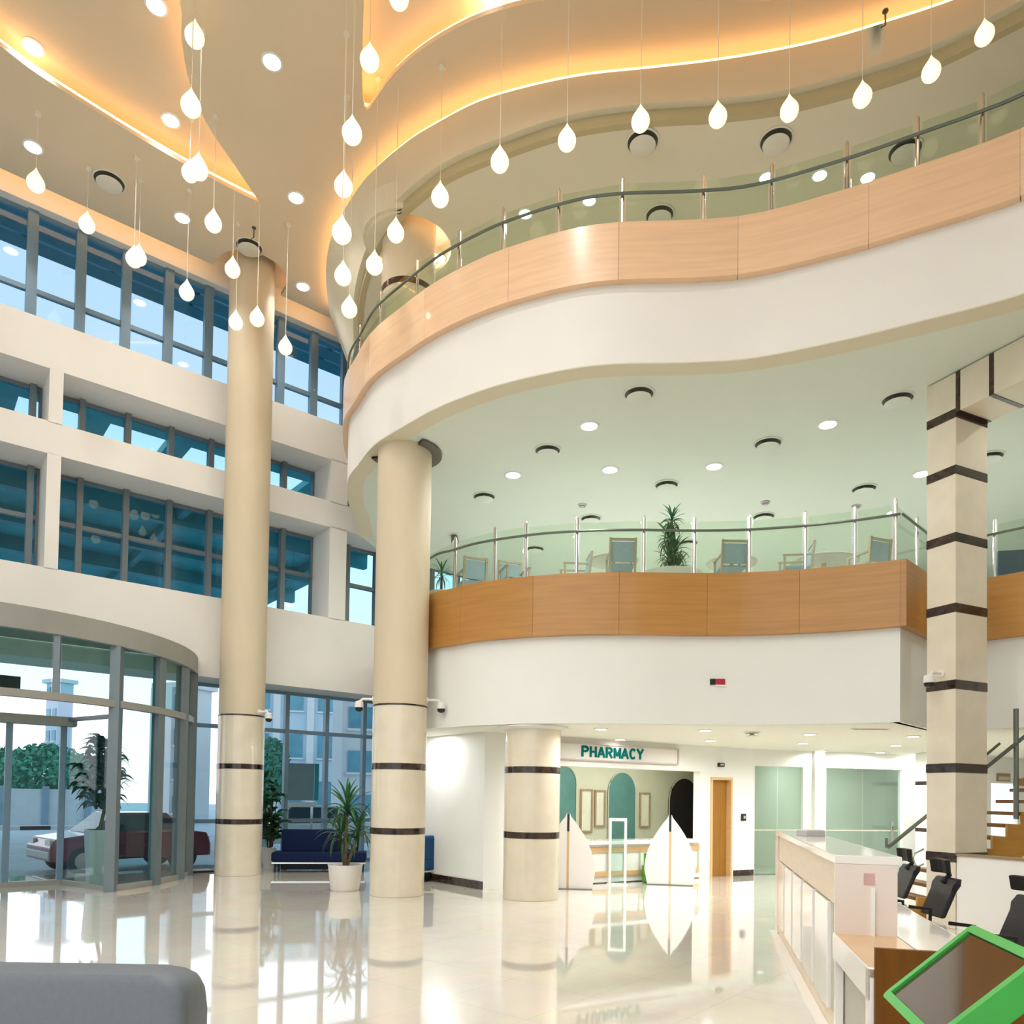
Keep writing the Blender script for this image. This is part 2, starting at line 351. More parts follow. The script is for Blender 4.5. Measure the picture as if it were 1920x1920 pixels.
struct(MB().obox((-19.2, -7.2, 0), (0.3, 0, 0), (0, a[1] + 7.4, 0), (0, 0, 13.4)).build('wall_left', 'wall'))

# facade: spandrel bands and piers as one wall, pieces overlapping solidly
fw = MB()
def fbox(mb, s0, s1, o0, o1, z0, z1): return mb.obox(fp(s0, o0, z0), D * (s1 - s0), N * (o1 - o0), (0, 0, z1 - z0))
S0, S1 = -10.2, 15.2
fbox(fw, S0, S1, -1.15, 0, 4.18, 5.92)
fbox(fw, S0, S1, -1.15, 0, 8.10, 8.72)
fbox(fw, S0, S1, -1.15, 0, 9.73, 10.64)
fbox(fw, S0, S1, -0.30, 0, 12.74, 13.35)
PIERS = [(-10.2, -9.8), (-4.0, -3.74), (2.04, 2.27), (7.84, 8.28), (13.85, 14.3)]
for p0, p1 in PIERS: fbox(fw, p0, p1, -1.0, 0, 5.9, 8.12); fbox(fw, p0, p1, -1.0, 0, 8.70, 9.75)
for p0, p1 in [(-10.2, -9.6), (14.6, 15.2)]: fbox(fw, p0, p1, -1.15, 0, 0, 13.3)
struct(fw.build('wall_facade', 'wall'))

# ------------------------------------------------------------------ facade windows
wn = [0]
def window(verts_s, s0, s1, o, z0, z1, zt, mw, md, fm, gm, ext=0.0):
    """one glazed opening: mullions, transom and panes, each an object of its own"""
    wn[0] += 1; w = sroot('window_%d' % wn[0], fp((s0 + s1) / 2, o, z0))
    edges = [s0] + [v for v in verts_s if s0 + 0.1 < v < s1 - 0.1] + [s1]
    for v in edges[1:-1]: fbox(MB(), v - mw / 2, v + mw / 2, o - 0.04, o + md, z0, z1 + ext).build('mullion', fm, w)
    fr = MB(); fbox(fr, s0, s1, o - 0.05, o + 0.06, z0, z0 + 0.06); fbox(fr, s0, s1, o - 0.05, o + 0.06, z1 - 0.07, z1)
    fbox(fr, s0, s0 + 0.05, o - 0.05, o + 0.06, z0 + .06, z1 - .07); fbox(fr, s1 - 0.05, s1, o - 0.05, o + 0.06, z0 + .06, z1 - .07)
    fr.build('window_frame', fm, w)
    zs = [z0 + 0.06] + (zt if isinstance(zt, list) else [zt] if zt else []) + [z1 - 0.07]
    for z in zs[1:-1]: fbox(MB(), s0 + .05, s1 - .05, o - 0.03, o + md * 0.6, z - 0.045, z + 0.045).build('transom', fm, w)
    for i in range(len(edges) - 1):
        for j in range(len(zs) - 1):
            a, b = edges[i] + (mw / 2 if i else .05), edges[i + 1] - (mw / 2 if i < len(edges) - 2 else .05)
            fbox(MB(), a, b, o - 0.012, o, zs[j] + (.045 if j else 0), zs[j + 1] - (.045 if j < len(zs) - 2 else 0)).build('glass_pane', gm, w)
    return w
R1V = [round(1.72 + 0.815 * i, 3) for i in range(-14, 17)]
window(R1V, -9.6, 14.6, -0.25, 10.64, 12.74, 11.22, 0.175, 0.10, 'mull1', 'glass_top')
R3V = [1.88 + 0.86 * i for i in range(-14, 16)]
edges3 = [(-9.8, -4.0), (-3.74, 2.04), (2.27, 7.84), (8.28, 13.85)]
for s0, s1 in edges3:
    window(R3V, s0, s1, -1.0, 5.92, 8.10, 7.10, 0.11, 0.16, 'alu', 'glass_mid')
    window(R3V, s0, s1, -1.0, 8.72, 9.73, None, 0.11, 0.16, 'alu', 'glass_mid')
window([5.98, 7.27, 8.31, 9.36, 10.4, 11.4, 12.5, 13.5], 4.95, 14.6, -1.0, 0.0, 4.18, [1.05, 3.22], 0.10, 0.10, 'mull1', 'glass_door')
window([-8.4, -7.2, -6, -4.8], -9.6, -3.0, -1.0, 0.0, 4.18, [1.05, 3.22], 0.10, 0.10, 'mull1', 'glass_door')

for i in range(7):            # unseen rear windows, added to let sky light fill the hall
    a, b = RWX[i] + (.25 if i else 0), RWX[i + 1] - (.25 if i < 6 else 0); wn[0] += 1; w = sroot('window_%d' % wn[0], (a, -7.15, .6))
    for z0, z1 in ((.6, 4), (4, 7.4), (7.4, 10.8)):
        MB().obox((a, -7.16, z0), (b - a, 0, 0), (0, .012, 0), (0, 0, z1 - z0)).build('glass_pane', 'glass_door', w)
        MB().obox((a, -7.2, z0), (b - a, 0, 0), (0, .1, 0), (0, 0, .09)).build('transom', 'alu', w)
# ------------------------------------------------------------------ entrance rotunda
RC, RO, RR = 1.0, -1.06, 4.03
def rot_p(a, r=RR): return fp2(RC + r * math.sin(a), RO + r * math.cos(a))
amax = math.asin(3.86 / RR) + 0.02
rv = sroot('door_1', fp(1.0, 0, 0))
arc = [rot_p(-amax + 2 * amax * i / 36) for i in range(37)]
for i in range(6):                                        # curved fascia in sheet-metal lengths
    MB().wallstrip(arc[i * 6:i * 6 + 7], 4.16, 4.52, 0.10).build('fascia_panel', 'alulight', rv, smooth=False)
MB().poly([rot_p(-amax + 2 * amax * i / 36, RR - .05) for i in range(37)], 4.505).build('canopy_lid', 'alulight', rv)
am = [-1.18, -0.95, -0.72, -0.49, 0.49, 0.75, 0.99, 1.18]
for i, a in enumerate(am):
    p = rot_p(a, RR - 0.10); w = 0.16 if abs(a) < 0.6 else 0.13
    MB().box(p[0], p[1], 2.08, w, 0.22, 4.16, math.pi / 2 - TH - a).build('mullion', 'alu', rv)
for a in (-0.235, 0.235, 0.0):
    p = rot_p(a, RR - 0.10)
    if a: MB().box(p[0], p[1], 3.70, 0.09, 0.14, 0.92, math.pi / 2 - TH - a).build('mullion', 'alu', rv)
MB().wallstrip([rot_p(-1.18 + 2.36 * i / 30, RR - 0.02) for i in range(31)], 3.12, 3.24, 0.14).build('ring_transom', 'alulight', rv)
allm = [-1.18, -0.95, -0.72, -0.49, -0.235, 0.235, 0.49, 0.75, 0.99, 1.18]
for i in range(len(allm) - 1):
    a, b = allm[i] + .02, allm[i + 1] - .02; seg = [rot_p(a + (b - a) * q / 4, RR - 0.10) for q in range(5)]
    MB().wallstrip(seg, 3.24, 4.16, 0.012).build('glass_pane', 'glass_tint', rv)
    if abs((a + b) / 2) > 0.45: MB().wallstrip(seg, 0.10, 3.12, 0.012).build('glass_pane', 'glass_tint' if i in (6,) else 'glass_door', rv)
    if abs((a + b) / 2) > 0.45: MB().wallstrip([rot_p(a + (b - a) * q / 4, RR - 0.06) for q in range(5)], 0.0, 0.10, 0.10).build('kick_rail', 'alulight', rv)
# recessed sliding door screen with header box and return glass
dv = sroot('door_2', fp(1.0, 0.85, 0))
xs = [-0.45, 0.55, 1.5, 2.32]
for s in xs: fbox(MB(), s - .05, s + .05, 0.80, 0.90, 0, 3.0).build('mullion', 'mull1', dv)
fbox(MB(), -0.5, 2.37, 0.78, 0.92, 0, 0.09).build('door_rail', 'alulight', dv)
fbox(MB(), -0.9, 2.50, 0.76, 1.06, 2.86, 3.02).build('door_operator', 'alulight', dv)
for i in range(3): fbox(MB(), xs[i] + .05, xs[i + 1] - .05, 0.845, 0.855, 0.09, 2.86).build('glass_pane', 'glass_door', dv)
for s, q in ((2.37, 2.86), (-0.5, -0.9)):
    p0, p1 = Vector(fp(s, 0.9)), Vector(fp(q, 2.40)); t = (p1 - p0)
    MB().obox(p0 + Vector((0, 0, .09)), t, Vector((t.y, -t.x, 0)).normalized() * .012, (0, 0, 2.85)).build('glass_pane', 'glass_door', dv)
    MB().obox(p0 + Vector((0, 0, 2.94)), t, Vector((t.y, -t.x, 0)).normalized() * .06, (0, 0, .07)).build('transom', 'alu', dv)
    MB().obox(p0, t, Vector((t.y, -t.x, 0)).normalized() * .06, (0, 0, .09)).build('door_rail', 'alulight', dv)
# black sign box hung over the door
MB().obox(fp(0.5, 1.6, 3.32), D * 1.05, N * 0.12, (0, 0, 0.26)).build('door_sensor', 'black', dv)

# ------------------------------------------------------------------ atrium ceiling with recessed coves
LEAF1 = catmull([(-9.6, 8.3), (-8.6, 9.75), (-7.83, 10.91), (-7.52, 11.36), (-6.97, 11.97), (-6.39, 12.56), (-5.88, 13.03), (-5.37, 13.45), (-4.92, 13.8)], 3) + catmull([(-4.92, 13.8), (-5.11, 12.85), (-5.25, 12.15), (-5.22, 11.41), (-5.05, 10.75), (-4.82, 10.15), (-4.7, 8.8), (-5.4, 7.2), (-7.0, 6.4), (-8.8, 7.0), (-9.6, 8.3)], 3)[1:-1]
LEAF2 = catmull([(-2.23, 10.12), (-2.40, 10.86), (-2.53, 11.5), (-2.55, 11.87), (-2.40, 11.72), (-1.98, 11.23), (-1.44, 10.81), (-0.78, 10.45), (-0.17, 10.24), (0.42, 10.13), (1.23, 10.05), (2.34, 10.08), (3.39, 10.11), (4.27, 10.05), (4.82, 9.95), (5.3, 9.5), (5.2, 8.2), (3.6, 7.3), (0.5, 7.2), (-1.6, 8.2), (-2.23, 10.12)], 3)[:-1]
def shrink(poly, d):       # offset a closed loop (positive = outwards)
    n = len(poly); ar = sum(poly[i][0] * poly[(i + 1) % n][1] - poly[(i + 1) % n][0] * poly[i][1] for i in range(n)); sg = 1 if ar > 0 else -1; out = []
    for i in range(n):
        a, b = Vector(poly[i - 1]), Vector(poly[(i + 1) % n]); t = (b - a).normalized(); out.append((poly[i][0] + t.y * d * sg, poly[i][1] - t.x * d * sg))
    return out
def inside(pt, poly):
    c = False; n = len(poly)
    for a in range(n):
        x1, y1 = poly[a]; x2, y2 = poly[a - 1]
        if (y1 > pt[1]) != (y2 > pt[1]) and pt[0] < (x2 - x1) * (pt[1] - y1) / (y2 - y1) + x1: c = not c
    return c
COL1 = Vector((-5.72, 15.72)); c1s, c1o = COL1.dot(D.xy), COL1.dot(N.xy) + OFF
COL2 = Vector((-1.955, 12.90)); COL3 = Vector((0.345, 12.72))
CLIPB = offs(CLIP, 0.35)                                  # cove runs behind the lip
edge = [fp2(-9.95, 0.45)]
for i in range(13):                                       # ceiling edge bows around the first column
    a = math.pi + math.pi * i / 12; edge.append(fp2(c1s + 0.72 * math.cos(a), c1o - 0.72 * math.sin(a) * 0.95 if True else 0))
edge = [edge[0], fp2(c1s - .74, .45)] + [p for p in edge[1:] if (Vector(p).dot(N.xy) + OFF) > 0.46] + [fp2(c1s + .74, .45)]
edge += [fp2(7.6, 0.45)] + CLIPB[3:] + [(15.98, -6.98), (-18.85, -6.98)]
struct(MB().prism(edge, ZC, ZC + 0.07, (LEAF1, LEAF2)).build('ceiling', 'ceil'))
# closing roof above, and trays of the two leaf-shaped recesses
struct(MB().prism([fp2(-10.2, -0.3), fp2(15.1, -0.3), (16.2, YB + .2), (16.2, -7.2), (-19.2, -7.2)], 13.28, 13.42).build('ceiling_roof', 'ceil'))
for i, (lf, top) in enumerate(((LEAF1, .32), (LEAF2, .32))):
    big = shrink(lf, 0.26); big = big[:]
    t = MB().poly(big, ZC + top, (), True)
    for j in range(len(big)):
        a, b = big[j], big[(j + 1) % len(big)]; t.add([(*a, ZC + .07), (*b, ZC + .07), (*b, ZC + top), (*a, ZC + top)], [(0, 1, 2, 3)])
    o = struct(t.build('trim_%d' % (i + 1), 'ceil'))
    ln = shrink(lf, 0.05)
    n = len(ln); l2 = shrink(lf, 0.09); s = MB()
    for j in range(n):
        a, b, c, d = ln[j], ln[(j + 1) % n], l2[(j + 1) % n], l2[j]
        s.add([(*a, ZC + .155), (*b, ZC + .155), (*c, ZC + .155), (*d, ZC + .155), (*a, ZC + .075), (*b, ZC + .075), (*c, ZC + .075), (*d, ZC + .075)], [(0, 1, 2, 3), (7, 6, 5, 4), (0, 4, 5, 1), (2, 6, 7, 3)])
    s.build('led_strip', 'led', o)
# curved bulkhead in front of the second-floor ceiling
bk = MB().wallstrip(offs(CEDGE, .07), ZC2 - .012, ZC2 + 0.165, 0.10)
inner = offs(CEDGE, -0.0); n = min(len(CEDGE), len(CLIP))
def near_pt(pts, p):
    best = None
    for i in range(len(pts) - 1):
        a, b = Vector(pts[i]), Vector(pts[i + 1]); t = max(0, min(1, (Vector(p) - a).dot(b - a) / (b - a).length_squared)); q = a.lerp(b, t); d = (q - Vector(p)).length
        if best is None or d < best[0]: best = (d, tuple(q))
    return best[1]
cl = [near_pt(CLIP, p) for p in CEDGE]
ce2 = offs(CEDGE, -0.03); ce3 = offs(CEDGE, .12)
LIP = 12.62
bk2 = MB()
for i in range(len(CEDGE) - 1):
    bk2.add([(*ce2[i], ZC2 + .16), (*ce2[i + 1], ZC2 + .16), (*cl[i + 1], LIP), (*cl[i], LIP)], [(0, 1, 2, 3)])
    bk2.add([(*ce2[i], ZC2 + .16), (*ce2[i + 1], ZC2 + .16), (*ce3[i + 1], ZC2 + .16), (*ce3[i], ZC2 + .16)], [(0, 1, 2, 3)])
cb = offs(CLIP, 0.24)
for i in range(len(CLIP) - 1):       # shelf and closing upstand of the cove
    bk2.add([(*CLIP[i], LIP), (*CLIP[i + 1], LIP), (*cb[i + 1], LIP), (*cb[i], LIP)], [(0, 1, 2, 3)])
    bk2.add([(*cb[i], LIP), (*cb[i + 1], LIP), (*cb[i + 1], ZC + .07), (*cb[i], ZC + .07)], [(0, 1, 2, 3)])
tr3 = struct(bk2.build('trim_3', 'ceil2', smooth=True))
bk.build('reveal', mat('reveal_shade_tone', (0.50, 0.42, 0.24), 0.75, var=.02, scale=2), tr3)  # darker tone puts the groove's shade into the colour
MB().wallstrip(offs(CLIP, 0.06), LIP + 0.01, LIP + 0.095, 0.04).build('led_strip', 'led', tr3)
for s0_, s1_ in ((-9.9, c1s - .8), (c1s + .8, 7.7)): MB().wallstrip([fp2(s0_ + (s1_ - s0_) * i / 10, 0.56) for i in range(11)], ZC + .08, ZC + .22, 0.04).build('led_strip', 'led', tr3)
struct(MB().obox(fp(7.4, -0.1, 11.3), D * 0.02, N * 0.01, (0, 0, .02)).build('trim_4', 'wall'))
# second-floor ceiling with a round hole for the column
C2P = offs(CEDGE, .09) + [(15.98, YB), (FB[0], YB), fp2(9.0, 0.02)]
o = struct(MB().prism(C2P, ZC2, ZC2 + 0.06, (circ(*COL2, 0.74),)).build('ceiling_second', 'ceil2'))
MB().lathe([(0.74, ZC2 + .06), (0.80, ZC2 + .06), (0.80, ZC2 + .5), (0.3, ZC2 + .5)], *COL2, 32).build('column_recess', 'ceil2', o)
MB().lathe([(0.79, ZC2 + .08), (0.76, ZC2 + .08), (0.76, ZC2 + .15), (0.79, ZC2 + .15), (0.79, ZC2 + .08)], *COL2, 32).build('led_strip', 'led', o)
# first-floor and ground-floor ceilings (undersides of the slabs)
SOF2 = offs(BALC2, 0.06)
C1P = SOF2 + [(15.98, YB), (FB[0], YB), fp2(9.3, 0.02)]
struct(MB().prism(C1P, ZS2, ZS2 + 0.3).build('ceiling_first', 'ceil1'))
struct(MB().wallstrip(offs(BALC2, 0.004), ZS2 - 0.012, ZS2 + 0.02, 0.30).build('trim_5', 'ceil2'))
G1 = offs(F1EDGE, 0.10) + [(7.0, 12.35)] + offs(F1RIGHT, 0.10)[1:] + [(15.98, YB), (FB[0], YB), fp2(10.5, 0.02)]
struct(MB().prism(G1, ZS1, ZS1 + 0.3).build('ceiling_ground', 'ceil0'))
struct(MB().prism(G1, ZF1 - 0.2, ZF1).build('floor_first', 'white'))
struct(MB().prism(C1P, ZF2 - 0.2, ZF2).build('floor_second', 'white'))

# ------------------------------------------------------------------ balconies: fascia, timber band, posts, handrail, glass
def along(pts):
    L = [0.0]
    for i in range(1, len(pts)): L.append(L[-1] + (Vector(pts[i]) - Vector(pts[i - 1])).length)
    return L
def at_len(pts, L, s):
    for i in range(1, len(pts)):
        if s <= L[i]:
            t = (s - L[i - 1]) / max(1e-9, L[i] - L[i - 1]); return tuple(Vector(pts[i - 1]).lerp(Vector(pts[i]), t))
    return tuple(pts[-1])
def sub(pts, s0, s1, k=6):
    L = along(pts); return [at_len(pts, L, s0 + (s1 - s0) * i / k) for i in range(k + 1)]
def nearest_len(pts, p):
    L = along(pts); best = (1e9, 0)
    for i in range(len(pts) * 8):
        s = L[-1] * i / (len(pts) * 8); q = at_len(pts, L, s); d = (Vector(q) - Vector(p)).length
        if d < best[0]: best = (d, s)
    return best[1]
def balcony(name, label, runs, zs, zwa, zwb, zpost, zrail, posts, pw, fm, bottom_gap, loc, tone):
    t = thing(name, label, 'balcony', loc)
    for pts in runs:
        L = along(pts)[-1]
        MB().wallstrip(offs(pts, 0.0), zs, zwa + 0.05, 0.12).build('fascia', fm, t, smooth=True)
        n = max(1, round(L / pw))
        wp = offs(pts, -0.11)
        Lw = along(wp)[-1]
        for i in range(n):
            MB().wallstrip(sub(wp, Lw * i / n + .002, Lw * (i + 1) / n - .002, 5), zwa, zwb, 0.16).build('timber_panel', tone, t, smooth=True)
        ip = offs(pts, 0.0); hp = offs(pts, -0.03)
        MB().tube([(*q, zrail) for q in hp], 0.021, 6).build('handrail', 'rail', t, smooth=True)
    pb = MB().tube([(0, 0, zwb - 0.12 - zwb), (0, 0, zpost - zwb)], 0.026, 8).tube([(0, 0, zpost - zwb), (0, 0, zpost - zwb + .03)], [0.026, 0.012], 8).build('rail_post', 'steel', t, local=True, smooth=True)
    for i, p in enumerate(posts):
        q = (p[0] - loc[0], p[1] - loc[1], zwb - loc[2])
        if i == 0: pb.location = q
        else: dup(pb, t, q)
    for i in range(len(posts) - 1):
        a, b = Vector(posts[i]), Vector(posts[i + 1])
        if (b - a).length > 2.4: continue
        u = (b - a).normalized() * 0.05; w = Vector((-u.y, u.x)).normalized() * 0.012
        MB().obox((*(a + u), zwb - .1), (*(b - a - 2 * u), 0), (*w, 0), (0, 0, zpost - 0.06 - zwb + .1)).build('glass_pane', 'glass_rail', t)
    return t
R2 = offs(BALC2, 0.02)
pp2 = [atz(u, v, 10.3).xy for u, v in ((850, 425), (942, 388), (1048, 357), (1169, 340), (1318, 330), (1449, 316), (1588, 292), (1722, 262), (1839, 206))]
s_first = nearest_len(R2, tuple(pp2[0])); LR2 = along(R2)
ss = [nearest_len(R2, tuple(p)) for p in pp2]
ss = [s for s in [ss[0] - 6.4, ss[0] - 5.3, ss[0] - 4.2, ss[0] - 3.1, ss[0] - 2.0, ss[0] - 0.95]  if s > 0.2] + ss + [ss[-1] + 1.1 * (i + 1) for i in range(10) if ss[-1] + 1.1 * (i + 1) < LR2[-1] - .2]
posts2 = [at_len(R2, LR2, s) for s in ss]
balcony('balcony', 'upper curved balcony with timber band tinted as brightly lit over a broad white fascia', [BALC2], ZS2, ZW2a, ZW2b, 10.30, 10.06, posts2, 1.6, 'wall', 0, (2.4, 10.1, ZS2), 'wood_lit')
R1e = offs(F1EDGE, 0.02); LR1 = along(R1e)
s1 = [nearest_len(R1e, tuple(atz(u, v, 6.2).xy)) for u, v in ((855, 1010), (919, 985), (990, 985), (1086, 982), (1207, 975), (1300, 973), (1408, 965), (1510, 965), (1602, 955), (1686, 935))]
s1 = [s for s in [s1[0] - 3.3, s1[0] - 2.2, s1[0] - 1.1] if s > 0.2] + s1
posts1 = [at_len(R1e, LR1, s) for s in s1]; posts1[-1] = (5.64, 11.0)
side1 = [(5.70, 10.97), (5.95, 11.21), (6.35, 11.60), (7.0, 12.25)]
posts1 += [(6.32, 11.66), (6.95, 12.28)]
R1r = offs(F1RIGHT, 0.02); LRr = along(R1r)
posts1r = [at_len(R1r, LRr, s) for s in (0.78, 1.9, 3.0, 4.1, 5.2, 6.3)]
balcony('balcony', 'lower curved cafe balcony with brown timber band and glass railing', [F1EDGE, side1, F1RIGHT], ZS1, ZW1a, ZW1b, 6.20, 5.98, posts1, 1.35, 'white', 0, (2.4, 11.8, ZS1), 'wood')
bal1 = [o for o in bpy.data.objects if o.name.startswith('balcony')][-1]
oa, ob2 = offs(F1EDGE, -.11), offs(side1, -.11)
da, db = (Vector(oa[-1]) - Vector(oa[-2])).normalized(), (Vector(ob2[1]) - Vector(ob2[0])).normalized(); dl = Vector(ob2[0]) - Vector(oa[-1])
kk_ = (dl.x * db.y - dl.y * db.x) / (da.x * db.y - da.y * db.x); mit = Vector(oa[-1]) + da * kk_
MB().prism([oa[-1], tuple(mit), ob2[0], F1EDGE[-1]], ZW1a, ZW1b).build('timber_corner', 'wood', bal1)
for i, p in enumerate(posts1r):
    MB().tube([(*p, ZW1b - .1), (*p, 6.22)], 0.026, 8).build('rail_post', 'steel', bal1, smooth=True)
    if i:
        a, b = Vector(posts1r[i - 1]), Vector(p); u = (b - a).normalized() * .05; w = Vector((-u.y, u.x)).normalized() * .012
        MB().obox((*(a + u), ZW1b - .1), (*(b - a - 2 * u), 0), (*w, 0), (0, 0, .96)).build('glass_pane', 'glass_rail', bal1)

# ------------------------------------------------------------------ round columns
def round_column(name, label, c, ztop, bands, seam, rclad, rshaft, capz=None):
    t = thing(name, label, 'column', (c.x, c.y, 0))
    zz = [0.0] + bands + [seam]
    for i in range(len(zz) - 1):
        lo = zz[i] + (0.05 if i else 0.0); hi = zz[i + 1] - (0.05 if i < len(zz) - 2 else 0.0)
        MB().lathe([(0.01, lo), (rclad - .006, lo), (rclad, lo + .006), (rclad, hi - .006), (rclad - .006, hi), (0.01, hi)], *c, 48).build('marble_drum', 'marble', t, smooth=True)
    for b in bands: MB().lathe([(0.01, b - .05), (rclad + .004, b - .05), (rclad + .004, b + .05), (0.01, b + .05)], *c, 48).build('dark_band', 'dark', t, smooth=True)
    if ztop > seam + .2:
        MB().lathe([(0.01, seam), (rclad + .006, seam), (rclad + .006, seam + .025), (0.01, seam + .025)], *c, 48).build('seam_ring', 'dark', t, smooth=True)
        MB().lathe([(0.01, seam + .025), (rshaft, seam + .025), (rshaft, ztop), (0.01, ztop)], *c, 48).build('shaft', 'column', t, smooth=True)
    return t
c1 = round_column('round_column', 'tall round cream column standing before the left window wall', COL1, 13.28, [1.11, 2.25], 3.30, 0.47, 0.46)
c2 = round_column('round_column', 'tall round cream column under the tip of the upper balcony', COL2, ZC2 + .5, [1.10, 2.19], 3.22, 0.468, 0.466)
MB().lathe([(0.46, 10.40), (0.474, 10.40), (0.474, 10.50), (0.46, 10.50)], *COL2, 48).build('dark_band', 'dark', c2, smooth=True)
MB().lathe([(0.465, ZS2 - .05), (0.64, ZS2 - .05), (0.64, ZS2 - .014), (0.465, ZS2 - .014)], *COL2, 28, math.radians(-55), math.radians(165)).build('collar', 'vent', c2, smooth=True)  # dark ring; shade of the recess round the column put into its colour
c3 = round_column('round_column', 'short round marble column between the pharmacy and tall column', COL3, 2.895, [1.074, 2.16], 2.88, 0.475, 0.475)
MB().lathe([(0.48, 2.84), (0.60, 2.87), (0.60, 2.895), (0.48, 2.895)], *COL3, 40).build('collar', 'white', c3, smooth=True)

# ------------------------------------------------------------------ square banded column with portal beam
ax = Vector((math.sin(math.radians(155)), math.cos(math.radians(155)), 0)); bx = Vector((math.sin(math.radians(65)), math.cos(math.radians(65)), 0))
FC = Vector((6.06, 10.2, 0)); wl, wr = 0.43, 0.68
sq = thing('square_column', 'square marble column with dark bands turning into a beam', 'column', FC)
sb = [0.97, 2.20, 3.35, 4.41, 5.39, 6.33, 7.12]
zz = [0.0] + sb
for i in range(len(sb)):
    lo = zz[i] + (.06 if i else 0); hi = zz[i + 1] - .06
    MB().obox(FC + Vector((0, 0, lo)), -ax * wl, bx * wr, (0, 0, hi - lo)).build('marble_block', 'marble', sq, bevel=.006, seg=1)
    MB().obox(FC + Vector((0, 0, hi)) + ax * .004 - bx * .004, -ax * (wl + .008), bx * (wr + .008), (0, 0, .12)).build('dark_band', 'dark', sq)
MB().obox(FC + Vector((0, 0, 7.18)), -ax * wl, bx * wr, (0, 0, ZS2 - .02 - 7.18)).build('marble_block', 'marble', sq)
pos = 0.0
for i in range(6):
    MB().obox(FC + Vector((0, 0, 7.12)) + ax * pos + bx * 0.0 - bx * .004, ax * 0.06, bx * (wr + .008), (0, 0, ZS2 - .02 - 7.12)).build('dark_band', 'dark', sq)
    MB().obox(FC + Vector((0, 0, 7.125)) + ax * (pos + .06), ax * 0.40, bx * wr, (0, 0, ZS2 - .02 - 7.125)).build('marble_block', 'marble', sq, bevel=.004, seg=1)
    pos += 0.46

# ------------------------------------------------------------------ ground floor: side wall, pharmacy wall, far wall
PD = Vector((math.sin(math.radians(60)), math.cos(math.radians(60)), 0)); PN = Vector((PD.y, -PD.x, 0))   # along / towards the hall
P0 = Vector((-0.35, 13.8, 0))
def pp(t, o=0.0, z=0.0): q = P0 + PD * t + PN * o; return (q.x, q.y, z)
SW = Vector((-N.x, -N.y, 0))
struct(MB().obox(P0 - PD * .18, SW * 3.4, PD * .18, (0, 0, ZS1)).build('wall_side', 'white'))
struct(MB().obox(P0 - PD * .195, SW * 3.4, PD * .02, (0, 0, 0.15)).build('baseboard_side', 'dark'))
# pharmacy wall with a wide opening and a door
tL, tR = 1.05, 4.55
def t_at(u, v=1500):      # parameter along the pharmacy wall under a pixel column
    d = ray(u, v); a = d.x / d.y; return (a * P0.y - P0.x) / (PD.x - a * PD.y)
tO0, tO1 = t_at(1040), t_at(1312); tD0, tD1 = t_at(1332), t_at(1372); tE = t_at(1410)
pwall = MB()
def pbox(mb, t0, t1, o0, o1, z0, z1): return mb.obox(pp(t0, o0, z0), PD * (t1 - t0), PN * (o1 - o0), (0, 0, z1 - z0))
ZO = 2.33
pbox(pwall, 0, tO0, -.2, 0, 0, ZS1); pbox(pwall, tO0, tO1, -.2, 0, ZO, ZS1); pbox(pwall, tO1, tD0, -.2, 0, 0, ZS1)
pbox(pwall, tD0, tD1, -.2, 0, 2.22, ZS1); pbox(pwall, tD1, tE + .05, -.2, 0, 0, ZS1)
struct(pwall.build('wall_pharmacy', 'white'))
struct(pbox(MB(), tD1 + .06, tE + .05, 0, .02, 0, .13).build('baseboard_pharmacy', 'dark'))
dr = sroot('door_3', pp(tD0, 0, 0))
fr = MB(); pbox(fr, tD0, tD0 + .05, -.21, .03, 0, 2.22); pbox(fr, tD1 - .05, tD1, -.21, .03, 0, 2.22); pbox(fr, tD0 + .05, tD1 - .05, -.21, .03, 2.16, 2.22)
fr.build('door_frame', 'oak', dr)
pbox(MB(), tD0 + .05, tD0 + .05 + (tD1 - tD0 - .1) * .66, -.16, -.11, 0, 2.16).build('door_leaf', 'doorwood', dr)
pbox(MB(), tD0 + .05 + (tD1 - tD0 - .1) * .67, tD1 - .05, -.16, -.11, 0, 2.16).build('door_leaf', 'doorwood', dr)
